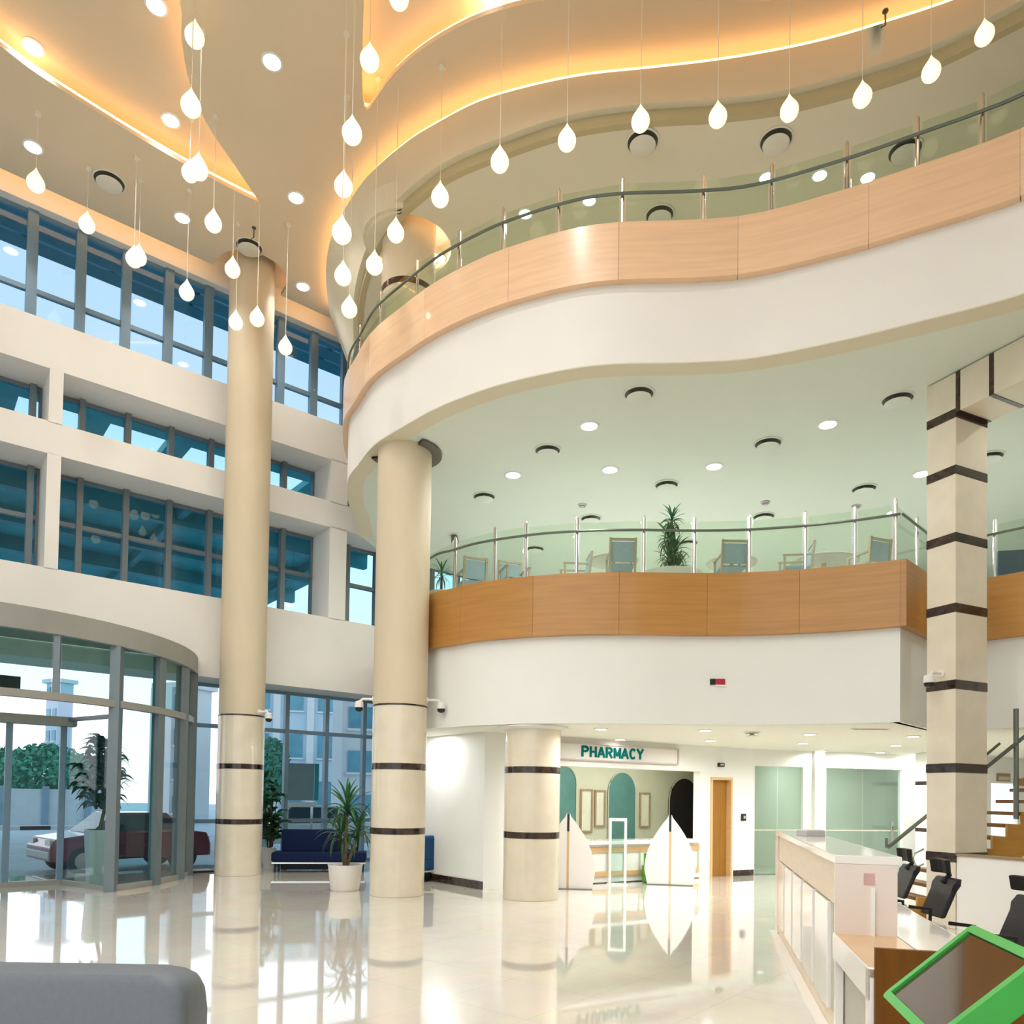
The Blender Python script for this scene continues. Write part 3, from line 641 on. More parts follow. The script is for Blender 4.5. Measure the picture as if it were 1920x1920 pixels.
# recess behind the counter
DEP = 2.6
def q_at(u, o):           # parameter where a pixel column meets a plane set back by o
    d = ray(u, 1500); a = d.x / d.y; b = P0 + PN * o; return (a * b.y - b.x) / (PD.x - a * PD.y)
tPR = q_at(1322, -DEP)
struct(pbox(MB(), tO0 - 2.2, tPR + .12, -DEP - .15, -DEP, 0, ZS1).build('wall_pharmacy_back', 'pharm'))
pa_, pb_ = Vector(pp(tO1 + .03, -.2)), Vector(pp(tPR, -DEP)); pn_ = Vector(((pb_ - pa_).y, -(pb_ - pa_).x, 0)).normalized()
struct(MB().obox(pa_, pb_ - pa_, pn_ * .06, (0, 0, ZS1)).build('wall_pharmacy_right', 'pharm'))
def zback(v, u=1160):
    t = q_at(u, -DEP); q = pp(t, -DEP); return aty(u, v, q[1]).z
def arch_obj(u0, u1, vtop, vbot, mm, label, name):
    t0, t1 = q_at(u0, -DEP), q_at(u1, -DEP); z0, z1 = max(0.05, zback(vbot)), zback(vtop); r = (t1 - t0) / 2; zc = z1 - r * 1.15; mid = (t0 + t1) / 2
    prof = [(t0, z0), (t1, z0)] + [(mid + r * math.cos(a), zc + r * 1.15 * math.sin(a)) for a in [math.pi * i / 14 for i in range(15)]]
    t = thing(name, label, 'niche', pp(mid, -DEP, z0)); m = MB(); k = len(prof)
    vs = [pp(p[0], -DEP + .03, p[1]) for p in prof] + [pp(p[0], -DEP + .001, p[1]) for p in prof]
    m.add(vs, [tuple(range(k)), tuple(range(k, 2 * k))[::-1]] + [(i, (i + 1) % k, (i + 1) % k + k, i + k) for i in range(k)])
    m.build('arch_panel', mm, t)
    rim = [pp(p[0], -DEP + .04, p[1]) for p in prof[1:]] + [pp(*(prof[0][0], -DEP + .04, prof[0][1]))]
    MB().tube(rim, 0.012, 6).build('arch_rim', 'pharm', t)
arch_obj(1030, 1079, 1440, 1600, 'arch', 'green arched panel at the left end of the pharmacy back wall', 'arch_niche')
arch_obj(1139, 1190, 1448, 1600, 'arch', 'green arched panel at the middle of the pharmacy back wall', 'arch_niche')
arch_obj(1253, 1309, 1455, 1640, 'archdark', 'dark arched opening behind the right leaf-shaped screen', 'arch_niche')
def picture(u0, u1, v0, v1, label):
    t0, t1 = q_at(u0, -DEP), q_at(u1, -DEP); z1, z0 = zback(v0), zback(v1); t = thing('picture_frame', label, 'picture', pp(t0, -DEP, z0), group='narrow frames in the pharmacy')
    f = MB(); w = .045
    pbox(f, t0, t0 + w, -DEP + .001, -DEP + .04, z0, z1); pbox(f, t1 - w, t1, -DEP + .001, -DEP + .04, z0, z1); pbox(f, t0 + w, t1 - w, -DEP + .001, -DEP + .04, z1 - w, z1); pbox(f, t0 + w, t1 - w, -DEP + .001, -DEP + .04, z0, z0 + w)
    f.build('frame', 'picframe', t); pbox(MB(), t0 + w, t1 - w, -DEP + .001, -DEP + .02, z0 + w, z1 - w).build('panel', 'tealframe', t)
picture(1087, 1110, 1481, 1560, 'narrow framed panel just right of the left green arch')
picture(1114, 1134, 1482, 1550, 'narrow framed panel just left of the middle green arch')
picture(1198, 1218, 1485, 1552, 'narrow framed panel between middle arch and dark arch')
# counter
ct = thing('pharmacy_counter', 'white pharmacy counter with pale wood bands under the sign', 'counter', pp(tO0, 0, 0))
pbox(MB(), tO0 + .02, tO1 - .02, -.42, .12, .78, .86).build('counter_top', 'gloss', ct, bevel=.008)
pbox(MB(), tO0 + .02, tO1 - .02, -.30, .02, .02, .775).build('counter_body', 'white', ct)
pbox(MB(), tO0 + .04, tO1 - .04, .02, .045, .62, .72).build('upper_band', 'oak', ct)
pbox(MB(), tO0 + .04, tO1 - .04, .02, .045, .14, .24).build('lower_band', 'oak', ct)
nb = 9
for i in range(nb + 1):
    tt = tO0 + .06 + (tO1 - tO0 - .12) * i / nb
    pbox(MB(), tt - .018, tt + .018, .02, .04, .24, .62).build('upright', 'greypanel', ct)
# sign
sg = thing('pharmacy_sign', 'white sign panel with teal PHARMACY lettering above the counter', 'sign', pp(tO0, .0, 2.5))
tS0, tS1 = t_at(1030), t_at(1268)
pbox(MB(), tS0, tS1, .005, .05, 2.46, 2.79).build('sign_panel', 'signwhite', sg)
f = MB(); pbox(f, tS0, tS1, .005, .075, 2.775, 2.80); pbox(f, tS0, tS1, .005, .075, 2.45, 2.475); pbox(f, tS1 - .025, tS1, .005, .075, 2.475, 2.775)
f.build('sign_frame', 'signframe', sg)
tT0, tT1 = t_at(1086), t_at(1204)
def arcpts(cx, cz, rx, rz, a0, a1, n=7): return [(cx + rx * math.cos(math.radians(a0 + (a1 - a0) * i / n)), cz + rz * math.sin(math.radians(a0 + (a1 - a0) * i / n))) for i in range(n + 1)]
BOWL = [(.12, .94)] + arcpts(.52, .73, .34, .21, 90, -90) + [(.12, .52)]
GLYPH = {'P': [[(.12, 0), (.12, 1)], BOWL], 'H': [[(.12, 0), (.12, 1)], [(.84, 0), (.84, 1)], [(.12, .5), (.84, .5)]],
         'A': [[(.03, 0), (.48, .97)], [(.48, .97), (.93, 0)], [(.2, .32), (.76, .32)]], 'R': [[(.12, 0), (.12, 1)], BOWL, [(.45, .52), (.88, 0)]],
         'M': [[(.10, 0), (.10, 1)], [(.10, .94), (.5, .22)], [(.5, .22), (.9, .94)], [(.9, 0), (.9, 1)]], 'C': [arcpts(.52, .5, .40, .44, 48, 312, 12)], 'Y': [[(.04, 1), (.48, .48)], [(.92, 1), (.48, .48)], [(.48, .48), (.48, 0)]]}
adv = (tT1 - tT0) / 8
for i, chr_ in enumerate('PHARMACY'):
    m = MB(); x0 = tT0 + adv * i; wl_ = adv * .88; zb, zh, hw_ = 2.525, .215, .021
    for st_ in GLYPH[chr_]:
        for (ax_, az_), (bx_, bz_) in zip(st_[:-1], st_[1:]):
            p = Vector((x0 + ax_ * wl_, zb + az_ * zh)); q = Vector((x0 + bx_ * wl_, zb + bz_ * zh)); d_ = (q - p).normalized(); e_ = .006 if len(st_) > 2 else 0; p -= d_ * e_; q += d_ * e_; n_ = Vector((-d_.y, d_.x)) * hw_
            cs = [p - n_, q - n_, q + n_, p + n_]
            m.hexa([pp(c.x, .051, c.y) for c in cs] + [pp(c.x, .072, c.y) for c in cs])
    m.build('letter', 'signletter', sg)

# far wall with glass rooms, to the right of the pharmacy
E0 = Vector(pp(tE)); ED = Vector((math.sin(math.radians(76)), math.cos(math.radians(76)), 0)); EN = Vector((ED.y, -ED.x, 0))
def e_at(u): d = ray(u, 1500); a = d.x / d.y; return (a * E0.y - E0.x) / (ED.x - a * ED.y)
def ebox(mb, t0, t1, o0, o1, z0, z1): p = E0 + ED * t0 + EN * o0; return mb.obox((p.x, p.y, z0), ED * (t1 - t0), EN * (o1 - o0), (0, 0, z1 - z0))
g0, g1, g2, g3 = e_at(1415), e_at(1506), e_at(1549), e_at(1692); ZG = 2.52
fwm = MB(); ebox(fwm, -.05, g0, -.15, 0, 0, ZS1); ebox(fwm, g1, g2, -.15, 0, 0, ZS1); ebox(fwm, g0, g1, -.15, 0, ZG, ZS1); ebox(fwm, g2, g3, -.15, 0, ZG, ZS1); ebox(fwm, g3, e_at(1858), -.15, 0, 0, ZS1)
ebox(fwm, e_at(1858), e_at(1908), -.15, 0, 2.25, ZS1); ebox(fwm, e_at(1908), 11.3, -.15, 0, 0, ZS1); ebox(fwm, e_at(1522), e_at(1541), 0, .12, 0, ZS1)
struct(fwm.build('wall_far', 'white'))
struct(ebox(MB(), -8, 12, -3.1, -3.0, 0, ZS1).build('wall_rooms_back', 'white'))
struct(ebox(MB(), g1 + .4, g1 + .5, -3.0, -.15, 0, ZS1).build('wall_rooms_divider', 'white'))
def glass_front(name, t0, t1, leafs):
    r = sroot(name, tuple(E0 + ED * t0))
    for i in range(leafs):
        a, b = t0 + (t1 - t0) * i / leafs, t0 + (t1 - t0) * (i + 1) / leafs
        ebox(MB(), a + .01, b - .01, -.08, -.068, .02, ZG - .01).build('glass_pane', 'glass_room', r)
    ebox(MB(), t0 + .01, t1 - .01, -.067, -.06, 1.02, 1.05).build('manifestation_strip', 'greypanel', r)
    ebox(MB(), t0, t1, -.10, -.05, 0, .02).build('floor_rail', 'alu', r)
    return r
glass_front('door_4', g0, g1, 2)
r = glass_front('door_5', g2, g3, 2)
ebox(MB(), g3 - .28, g3 - .24, -.06, -.02, .75, 1.25).build('door_handle', 'steel', r)
# glazed door behind the stair; glow in the leaf replaces light from behind
r = sroot('door_6', tuple(E0 + ED * e_at(1860)))
ebox(MB(), e_at(1858), e_at(1908), -.12, -.08, 0, 2.25).build('door_leaf', mat('glowing_door_leaf', (0.75, 0.9, 0.95), 0.3, emit=(0.75, 0.93, 1.0), estr=0.6), r)
# small square banded pier beside the glass room
sp = thing('pier', 'slim white pier with two dark bands beside the glass room', 'column', tuple(E0 + ED * e_at(1712) + EN * .9))
base = Vector(sp.location) - ED * .30
for z0, z1 in ((0, 1.04), (1.13, 2.14), (2.23, 2.895)): MB().obox(base + Vector((0, 0, z0)), ED * .55, -EN * .5, (0, 0, z1 - z0)).build('marble_block', 'white', sp)
for z in (1.04, 2.14): MB().obox(base + Vector((0, 0, z)) + EN * .003 - ED * .003, ED * .556, -EN * .506, (0, 0, .09)).build('dark_band', 'dark', sp)

# small wall devices
def wallbox(name, label, cat, t, z, w, h, m, o=0.0, parts=()):
    tt = thing(name, label, cat, pp(t, o, z))
    pbox(MB(), t - w / 2, t + w / 2, o, o + .05, z - h / 2, z + h / 2).build('body', m, tt, bevel=.006)
    for nm, dx, dz, ww, hh, mm in parts: pbox(MB(), t + dx - ww / 2, t + dx + ww / 2, o + .051, o + .058, z + dz - hh / 2, z + dz + hh / 2).build(nm, mm, tt)
tv = t_at(1350); wallbox('emergency_light', 'small dark emergency light above the wooden door', 'light', tv, 2.50, .18, .085, 'black', parts=(('lens', 0, 0, .10, .03, 'greyplastic'),))
tv = t_at(1393); wallbox('access_panel', 'small black access panel on the wall right of wooden door', 'switch', tv, 1.33, .12, .16, 'black', parts=(('button_pad', 0, 0, .06, .06, 'greyplastic'),))
# fire notice on the lower balcony fascia
q = [p for p in F1EDGE]; L1 = along(F1EDGE); sE = nearest_len(F1EDGE, tuple(atz(1343, 1359, 2.9).xy))
pA, pB = Vector(at_len(F1EDGE, L1, sE - .115)), Vector(at_len(F1EDGE, L1, sE + .115)); tt_ = (pB - pA); nn_ = Vector((tt_.y, -tt_.x)).normalized()
fs_ = thing('fire_notice', 'small red and black plate on the white lower fascia', 'sign', (*pA, 3.55))
MB().obox((*(pA + nn_ * .002), 3.53), (*(tt_ * .36), 0), (*(nn_ * .02), 0), (0, 0, .09)).build('dark_half', 'black', fs_)
MB().obox((*(pA + tt_ * .36 + nn_ * .002), 3.53), (*(tt_ * .64), 0), (*(nn_ * .02), 0), (0, 0, .09)).build('red_half', 'red', fs_)
MB().obox((*(pA + tt_ * .36 + nn_ * .002), 3.50), (*(tt_ * .64), 0), (*(nn_ * .018), 0), (0, 0, .028)).build('white_edge', 'signwhite', fs_)

# ------------------------------------------------------------------ lamps in the ceilings
lens_m = None
def downlight_proto(r):
    t = thing('downlight', 'x', 'downlight', (0, 0, 0))
    MB().lathe([(r, 0), (r * 1.25, 0), (r * 1.25, -.012), (r, -.018), (r, 0)], 0, 0, 20).build('trim_ring', 'white', t, local=True, smooth=True)
    MB().lathe([(0.001, -.006), (r, -.006), (r, -.002), (0.001, -.002)], 0, 0, 20).build('lens', 'lamp', t, local=True)
    return t
dl_big = downlight_proto(.13); dl_small = downlight_proto(.10)
dl_used = {id(dl_big): False, id(dl_small): False}
used = set()
def downlight(proto, p, label, group, power, col=(1, .985, .95), spread=170, size=.2):
    if proto.name in used: o = copy_tree(proto, label, p, group=group)
    else: used.add(proto.name); o = proto; o.location = p; o['label'] = label; o['group'] = group
    area('downlight_lamp', (p[0], p[1] - (1.1 if 'pharmacy sign' in label else .4 if 'pharmacy lettering' in label else 0), p[2] - .03), size, power, col, None, spread)
ATR = [((62, 88), 'bright recessed downlight at the upper left, over the curved warm cove line'), ((62, 275), 'bright recessed downlight above the leftmost window pendant'), ((293, 10), 'bright recessed downlight cut by the top edge, left of the pendants'),
       ((320, 225), 'bright recessed downlight inside the leaf-shaped ceiling tray near its tip'), ((510, 115), 'bright recessed downlight alone between the two ceiling trays'), ((342, 408), 'bright recessed downlight left of the pendant above the window wall'),
       ((555, 370), 'bright recessed downlight right of the leaf tray tip, above the left column'), ((568, 537), 'bright recessed downlight just right of the left column top'), ((925, -6), 'bright recessed downlight in the right leaf-shaped tray')]
LEAFTRAY = ((62, 88), (293, 10), (320, 225))
for (u, v), lb in ATR:
    zc = ZC + .32 if (u, v) in LEAFTRAY or u == 925 else ZC
    p = atz(u, v, zc); downlight(dl_big, (p.x, p.y, zc), lb, 'atrium downlights', P_ATRIUM * .3, (1, .98, .95), 110)
for x in (-15, -11.5, -8, -4.5, -1):  # unseen lamps added above the hall to spread more light
    for y in (-5.5, -2.5, .5, 3.5, 6.5):
        if Vector((x, y)).dot(N.xy) + OFF < 9.0 or inside((x, y), shrink(LEAF1, .3)) or inside((x, y), shrink(LEAF2, .3)): continue
        area('hall_fill_light', (x, y, ZC - .02), .3, P_ATRIUM * 1.3, (1, .98, .95), None, 160)
F1L = [((1105, 798), 'round downlight in the cafe ceiling, front row left'), ((1552, 795), 'round downlight in the cafe ceiling, front row right'), ((962, 890), 'round downlight in the cafe ceiling nearest the tall round column'),
       ((1144, 880), 'round downlight in the cafe ceiling, second of the rear row from the tall column'), ((1339, 874), 'round downlight in the cafe ceiling, third of the rear row from the tall column'), ((1728, 888), 'round downlight in the cafe ceiling beside the square column')]
for (u, v), lb in F1L:
    p = atz(u, v, ZS2); downlight(dl_big, (p.x, p.y, ZS2), lb, 'cafe ceiling downlights', P_FIRST)
for x, y in ((-.5, 15.5), (2, 16), (4.5, 16), (7.5, 15), (9, 12), (1, 19), (4.5, 19), (9, 18), (12, 11), (8, 9.5)): area('cafe_lamp', (x, y, ZS2 - .02), .25, P_FIRST, (1, .99, .95))
F2L = [((985, 400), 'lit lamp in the second-floor ceiling, seen behind the second railing post'), ((1105, 375), 'lit lamp in the second-floor ceiling, alone at the railing middle'), ((1437, 332), 'lit lamp in the second-floor ceiling, left of the close trio'),
       ((1537, 328), 'lit lamp in the second-floor ceiling, middle of the close trio'), ((1627, 332), 'lit lamp in the second-floor ceiling, right of the close trio'), ((825, 483), 'lit lamp in the second-floor ceiling beside the lit column head')]
for (u, v), lb in F2L:
    p = atz(u, v, ZC2); downlight(dl_small, (p.x, p.y, ZC2), lb, 'second floor ceiling lamps', P_SECOND)
for x, y in ((0, 14), (4, 14), (8, 13), (12, 10)): area('upper_lamp', (x, y, ZC2 - .02), .25, P_SECOND * 1.5, (1, .93, .8))
G0L = [((1127, 1366), 'ground-floor ceiling lamp directly above the pharmacy lettering'), ((1163, 1386), 'ground-floor ceiling lamp close over the top of the pharmacy sign'), ((1322, 1369), 'ground-floor ceiling lamp above the sign end, front of a line of three'),
       ((1332, 1388), 'ground-floor ceiling lamp above the sign end, middle of a line of three'), ((1342, 1404), 'ground-floor ceiling lamp above the wooden door, rear of a line of three'), ((1518, 1376), 'ground-floor ceiling lamp above the white pilaster, front of a line of three'),
       ((1505, 1393), 'ground-floor ceiling lamp above the white pilaster, middle of a line of three'), ((1490, 1415), 'ground-floor ceiling lamp at the left glass room, rear of a line of three'), ((1712, 1380), 'ground-floor ceiling lamp next to the square column, nearest of four'),
       ((1680, 1397), 'ground-floor ceiling lamp above the slim banded pier, second of four'), ((1650, 1410), 'ground-floor ceiling lamp above the right glass room, third of four'), ((1630, 1423), 'ground-floor ceiling lamp just over the right glass room, farthest of four')]
for (u, v), lb in G0L:
    p = atz(u, v, ZS1)
    if (p.y - E0.y) > 0.25 * (p.x - E0.x) - .1 and p.x > E0.x: p.y = E0.y + .25 * (p.x - E0.x) - .25
    downlight(dl_small, (p.x, p.y, ZS1), lb, 'ground floor ceiling lamps', P_GROUND, (1, 1, .97), 165)
for x, y in ((8.5, 14), (11, 15.5), (12, 12.5), (8.2, 17.2), (-1.65, 14.5), (-2.15, 15.9)): area('ground_fill_light', (x, y, ZS1 - .02), .2, P_GROUND, (1, 1, .97))  # bare lamps added under the slab, brightening the side wall
for t_, o_ in ((1.6, -1.3), (2.8, -1.3), (4.0, -1.3), (5.2, -1.4)): area('pharmacy_lamp', pp(t_, o_, ZS1 - .03), .15, P_GROUND * .8, (1, .99, .95))
for t_ in (.7, 3.2, 4.3): q = E0 + ED * t_ - EN * 1.5; area('room_fill_light', (q.x, q.y, ZS1 - .03), .15, P_GROUND * .8, (1, .99, .95))  # bare lamps added to brighten the glass rooms

# round air diffusers
def diffuser_proto(r, m1):
    t = thing('ceiling_vent', 'x', 'vent')
    MB().lathe([(r * 1.06, 0), (r * 1.06, -.018), (r * .96, -.024), (r * .94, -.004)], 0, 0, 32).build('rim', m1, t, local=True, smooth=True)
    MB().lathe([(.001, -.006), (r * .95, -.006), (r * .95, -.003), (.001, -.003)], 0, 0, 28).build('throat', 'vent', t, local=True)  # flat disc; the shade of the open throat is its dark colour
    MB().lathe([(.001, -.085), (r * .70, -.085), (r * .82, -.07), (r * .62, -.078), (r * .2, -.04), (r * .2, -.006)], 0, 0, 28).build('deflector_cone', m1, t, local=True, smooth=True)
    return t
dfA, dfB = diffuser_proto(.22, 'ventlight'), diffuser_proto(.22, 'ceil1')
def vent(proto, u, v, z, label, group, sc=1.0):
    p = atz(u, v, z)
    if proto.name in used: o = copy_tree(proto, label, (p.x, p.y, z), group=group)
    else: used.add(proto.name); o = proto; o.location = (p.x, p.y, z); o['label'] = label; o['group'] = group
    o.scale = (sc, sc, 1)
for (u, v), lb in (((1205, 265), 'round air vent in the second-floor ceiling below the middle pendant'), ((1455, 262), 'round air vent in the second-floor ceiling, second from the right'), ((1697, 281), 'round air vent in the second-floor ceiling nearest the right railing'), ((1237, 402), 'round air vent half hidden by the upper timber band')):
    vent(dfA, u, v, ZC2, lb, 'second floor round vents', 1.05)
for (u, v), lb in (((205, 339), 'round air vent in the atrium ceiling above the left windows'), ((467, 462), 'round air vent in the atrium ceiling above the left column')):
    vent(dfA, u, v, ZC, lb, 'atrium round vents', 1.2)
for (u, v), lb in (((1198, 737), 'round air vent near the upper fascia, left of the two front ones'), ((1683, 747), 'round air vent near the upper fascia, right of the two front ones'), ((1027, 843), 'round air vent in the cafe ceiling, left of second row'), ((1440, 830), 'round air vent in the cafe ceiling, right of second row'),
                   ((908, 930), 'round air vent in the cafe ceiling nearest the tall round column'), ((1250, 908), 'round air vent in the cafe ceiling above the palm'), ((1620, 915), 'round air vent in the cafe ceiling above the right cafe table'), ((1432, 967), 'round air vent low behind the cafe glass, right one'),
                   ((1108, 971), 'round air vent low behind the cafe glass, left one'), ((1855, 855), 'round air vent in the cafe ceiling peeking past the square column'), ((1003, 1028), 'round air vent seen through the left cafe glass'), ((1290, 1017), 'round air vent seen just right of the palm')):
    vent(dfB, u, v, ZS2, lb, 'cafe ceiling vents', 1.0)
for (u, v), lb in (((1410, 1372), 'small round vent in the ground-floor ceiling'),): vent(dfB, u, v, ZS1, lb, 'ground ceiling vents', .6)
p = atz(1633, 1366, ZS1); t = thing('slot_vent', 'thin slot vent in the ground-floor ceiling by the fascia corner', 'vent', (p.x, p.y, ZS1))
MB().box(p.x, p.y, ZS1 - .008, .6, .10, .016).build('slot_frame', 'white', t); MB().box(p.x, p.y, ZS1 - .017, .54, .05, .006).build('slot_opening', 'vent', t)
for (u, v, z, lb) in ((1092, 946, ZS2, 'small smoke detector on the cafe ceiling, left one'), (1435, 941, ZS2, 'small smoke detector on the cafe ceiling, middle one'), (1606, 948, ZS2, 'small smoke detector on the cafe ceiling, right one')):
    p = atz(u, v, z); t = thing('smoke_detector', lb, 'detector', (p.x, p.y, z), group='cafe smoke detectors')
    MB().lathe([(.001, z - .05), (.05, z - .045), (.09, z - .02), (.095, z)], p.x, p.y, 16).build('dome', 'greyplastic', t, smooth=True)
    MB().lathe([(.05, z - .048), (.062, z - .046), (.062, z - .04), (.05, z - .04)], p.x, p.y, 16).build('sensor_ring', 'vent', t)

# ------------------------------------------------------------------ teardrop pendants
pd = thing('pendant_light', 'x', 'pendant lamp')
R = .135
prof = [(.001, -R)] + [(R * math.sin(a), -R * math.cos(a)) for a in [math.pi * i / 16 for i in range(1, 11)]]
prof += [(R * .80, R * .62), (R * .60, R * .95), (R * .42, R * 1.22), (R * .26, R * 1.48), (R * .13, R * 1.72), (R * .05, R * 1.92), (.001, R * 1.98)]
MB().lathe(prof, 0, 0, 24).build('glass_drop', 'bulb', pd, local=True, smooth=True)
cordm = MB().tube([(0, 0, 0), (0, 0, 1)], .006, 6).build('cord', 'cord', pd, local=True)
capm = MB().lathe([(.001, -.04), (.045, -.035), (.05, 0)], 0, 0, 16).build('ceiling_cap', 'cord', pd, local=True, smooth=True)
cordm.location.z = R * 1.95
PEND = [(365, 69, 36, 'lit teardrop pendant high beside the leaf tray edge, top left of centre'), (358, 199, 37, 'lit teardrop pendant hanging over the leaf tray right edge'), (372, 318, 35, 'lit teardrop pendant on the leaf tray cove line, right of an overlapping pair'), (356, 325, 30, 'lit teardrop pendant on the leaf tray cove line, left of an overlapping pair'),
 (67, 344, 31, 'leftmost lit teardrop pendant, above the window wall'), (163, 422, 28.5, 'lit teardrop pendant touching the window head, second from the left'), (251, 486, 29, 'lit teardrop pendant before the windows, left of an overlapping pair'), (260, 483, 28, 'lit teardrop pendant before the windows, right of an overlapping pair'),
 (400, 419, 31, 'lit teardrop pendant right of the small ceiling lamp above the windows'), (436, 506, 28, 'lit teardrop pendant at the left edge of the left column head'), (350, 549, 27.5, 'lit teardrop pendant low against the dark louvres'), (442, 605, 26, 'lit teardrop pendant before the left column, left of two'),
 (482, 598, 27, 'lit teardrop pendant before the left column, right of two'), (535, 652, 26, 'lit teardrop pendant before the windows right of the left column'), (693, 113, 37, 'lit teardrop pendant below the point of the right leaf tray'), (660, 250, 38, 'largest lit teardrop pendant of the vertical middle row, uppermost'),
 (644, 350, 35, 'lit teardrop pendant of the vertical middle row, second from top'), (641, 437, 37, 'lit teardrop pendant of the vertical middle row, on the curved cove end'), (643, 518, 32, 'lit teardrop pendant of the vertical middle row, second from bottom'), (655, 580, 30, 'lowest lit teardrop pendant of the vertical middle row, by the balcony tip'),
 (702, 498, 32, 'lit teardrop pendant at the left side of the lit column head'), (742, 437, 32.5, 'lit teardrop pendant in front of the orange lit column head'), (825, 370, 33.5, 'lit teardrop pendant at the right side of the lit column head'), (937, 304, 35, 'lit teardrop pendant of the balcony row, next after the column head'),
 (1063, 264, 35, 'lit teardrop pendant of the balcony row, left of the middle vent'), (1201, 228, 35, 'lit teardrop pendant of the balcony row, just above the middle vent'), (1346, 220, 34.5, 'lit teardrop pendant of the balcony row, left of the second vent'), (1480, 208, 34.5, 'lit teardrop pendant of the balcony row, right of the second vent'),
 (1617, 182, 34.5, 'lit teardrop pendant of the balcony row, third from the right'), (1746, 135, 34, 'lit teardrop pendant of the balcony row, second from the right'), (1846, 66, 34, 'rightmost lit teardrop pendant, in the upper right corner'), (748, -4, 38, 'lit teardrop pendant cut by the top edge')]
NEAR = {937: 10.0, 1063: 9.75, 1201: 9.55, 1346: 9.5, 1480: 9.3, 1617: 9.0, 1746: 8.6, 1846: 8.3}
for i, (u, v, w, lb) in enumerate(PEND):
    y = NEAR.get(u, F * 2 * R / w * .985); p = aty(u, v, y); ps = y * w / (F * 2 * R)
    o = pd if i == 0 else copy_tree(pd, lb, group='teardrop pendants'); o.location = p; o.scale = (ps, ps, ps); o['label'] = lb; o['group'] = 'teardrop pendants'
    top = ZC
    if inside((p.x, p.y), shrink(LEAF1, .2)) or inside((p.x, p.y), shrink(LEAF2, .2)): top = ZC + .32
    for ch in o.children:
        if ch.name.startswith('cord'): ch.scale = (1, 1, (top - p.z) / ps - R * 1.95)
        if ch.name.startswith('ceiling_cap'): ch.location = (0, 0, (top - p.z) / ps)

# ------------------------------------------------------------------ security cameras
def cctv(label, p, dirv):
    d = Vector((dirv[0], dirv[1], 0)).normalized(); p = Vector(p)
    t = thing('security_camera', label, 'camera', p)
    MB().tube([p, p + d * .03], .055, 12).build('wall_plate', 'signwhite', t, smooth=True)
    MB().tube([p + d * .03, p + d * .20, p + d * .25 + Vector((0, 0, -.04))], .022, 8).build('bracket', 'signwhite', t, smooth=True)
    c = p + d * .26 + Vector((0, 0, -.05))
    hs_ = MB().lathe([(.03, c.z + .02), (.07, c.z), (.075, c.z - .10)], c.x, c.y, 16).build('housing', 'signwhite', t, smooth=True)
    MB().lathe([(.07, c.z - .10), (.06, c.z - .145), (.03, c.z - .165), (.001, c.z - .17)], c.x, c.y, 16).build('lens_dome', 'black', hs_, smooth=True)
cctv('white dome camera on the left side of the tall column', (COL2.x - .45, COL2.y, 3.36), (-1, -.05))
cctv('white dome camera on the right side of the tall column', (COL2.x + .45, COL2.y, 3.36), (1, -.05))
cctv('white dome camera on the right side of the left column', (COL1.x + .42, COL1.y - .17, 3.40), (.9, -.4))
cctv('white dome camera on the banded square column', FC - ax * .2 - bx * .0 + Vector((0, 0, 3.52)), -bx)

# ------------------------------------------------------------------ reception desk
ed = Vector((-math.sin(math.radians(14.5)), -math.cos(math.radians(14.5)), 0)); er = Vector((-ed.y, ed.x, 0))   # towards camera / behind desk
if er.x < 0: er = -er
A0 = Vector((3.45, 9.66, 0))
dk = thing('reception_desk', 'long white reception desk with raised counter and oak ledge', 'desk', A0)
def dbox(mb, t0, t1, r0, r1, z0, z1): return mb.obox(A0 + ed * t0 + er * r0 + Vector((0, 0, z0)), ed * (t1 - t0), er * (r1 - r0), (0, 0, z1 - z0))
TA, TB = 4.52, 5.70; ZT, ZL = 1.33, 0.78
dbox(MB(), 0, TB, -.10, .30, 0, .045).build('plinth', 'gloss', dk)
dbox(MB(), .02, TA, .02, .34, .045, ZT - .06).build('raised_body', 'gloss', dk)
dbox(MB(), -.02, TA + .03, -.035, .40, ZT - .06, ZT).build('counter_slab', 'gloss', dk, bevel=.006)
dbox(MB(), .30, TA - .06, -.012, .02, ZT - .36, ZT - .06).build('upper_panel', 'tan', dk)
dbox(MB(), .02, TA, -.012, .02, .05, .17).build('toe_panel', 'tan', dk)
npn = 5
for i in range(npn):
    a = .34 + (TA - .5) * i / npn; b = a + (TA - .5) / npn - .16
    dbox(MB(), a, b, -.03, .02, .17, ZT - .37).build('front_panel', 'gloss', dk, bevel=.004)
    dbox(MB(), b + .03, b + .13, -.004, .02, .17, ZT - .37).build('groove_strip', 'greypanel', dk)
dbox(MB(), -.02, .28, -.03, .02, .05, ZT - .06).build('end_post', 'pinkwhite', dk)
dbox(MB(), TA, TA + .03, -.03, .37, ZL, ZT - .06).build('end_wall', 'pinkwhite', dk)
dbox(MB(), TA + .031, TA + .034, .155, .225, ZT - .20, ZT - .12).build('wall_sticker', mat('pink_sticker', (0.62, 0.38, 0.36), 0.5, var=.05, scale=9), dk)
dbox(MB(), TA + .03, TA + .05, .20, .225, ZL, ZT - .22).build('cable_channel', 'white', dk)
dbox(MB(), TA + .03, TB, -.03, .37, ZL - .045, ZL).build('oak_ledge', 'oak', dk)
dbox(MB(), TA - .0, TB, -.04, -.03, ZL - .17, ZL + .004).build('ledge_edge', 'gloss', dk)
dbox(MB(), TA, TA + .07, -.03, .02, .05, ZL - .17).build('end_post', 'gloss', dk)
dbox(MB(), TA + .07, TB - .06, .03, .06, .05, ZL - .045).build('recess_panel', 'greypanel', dk)
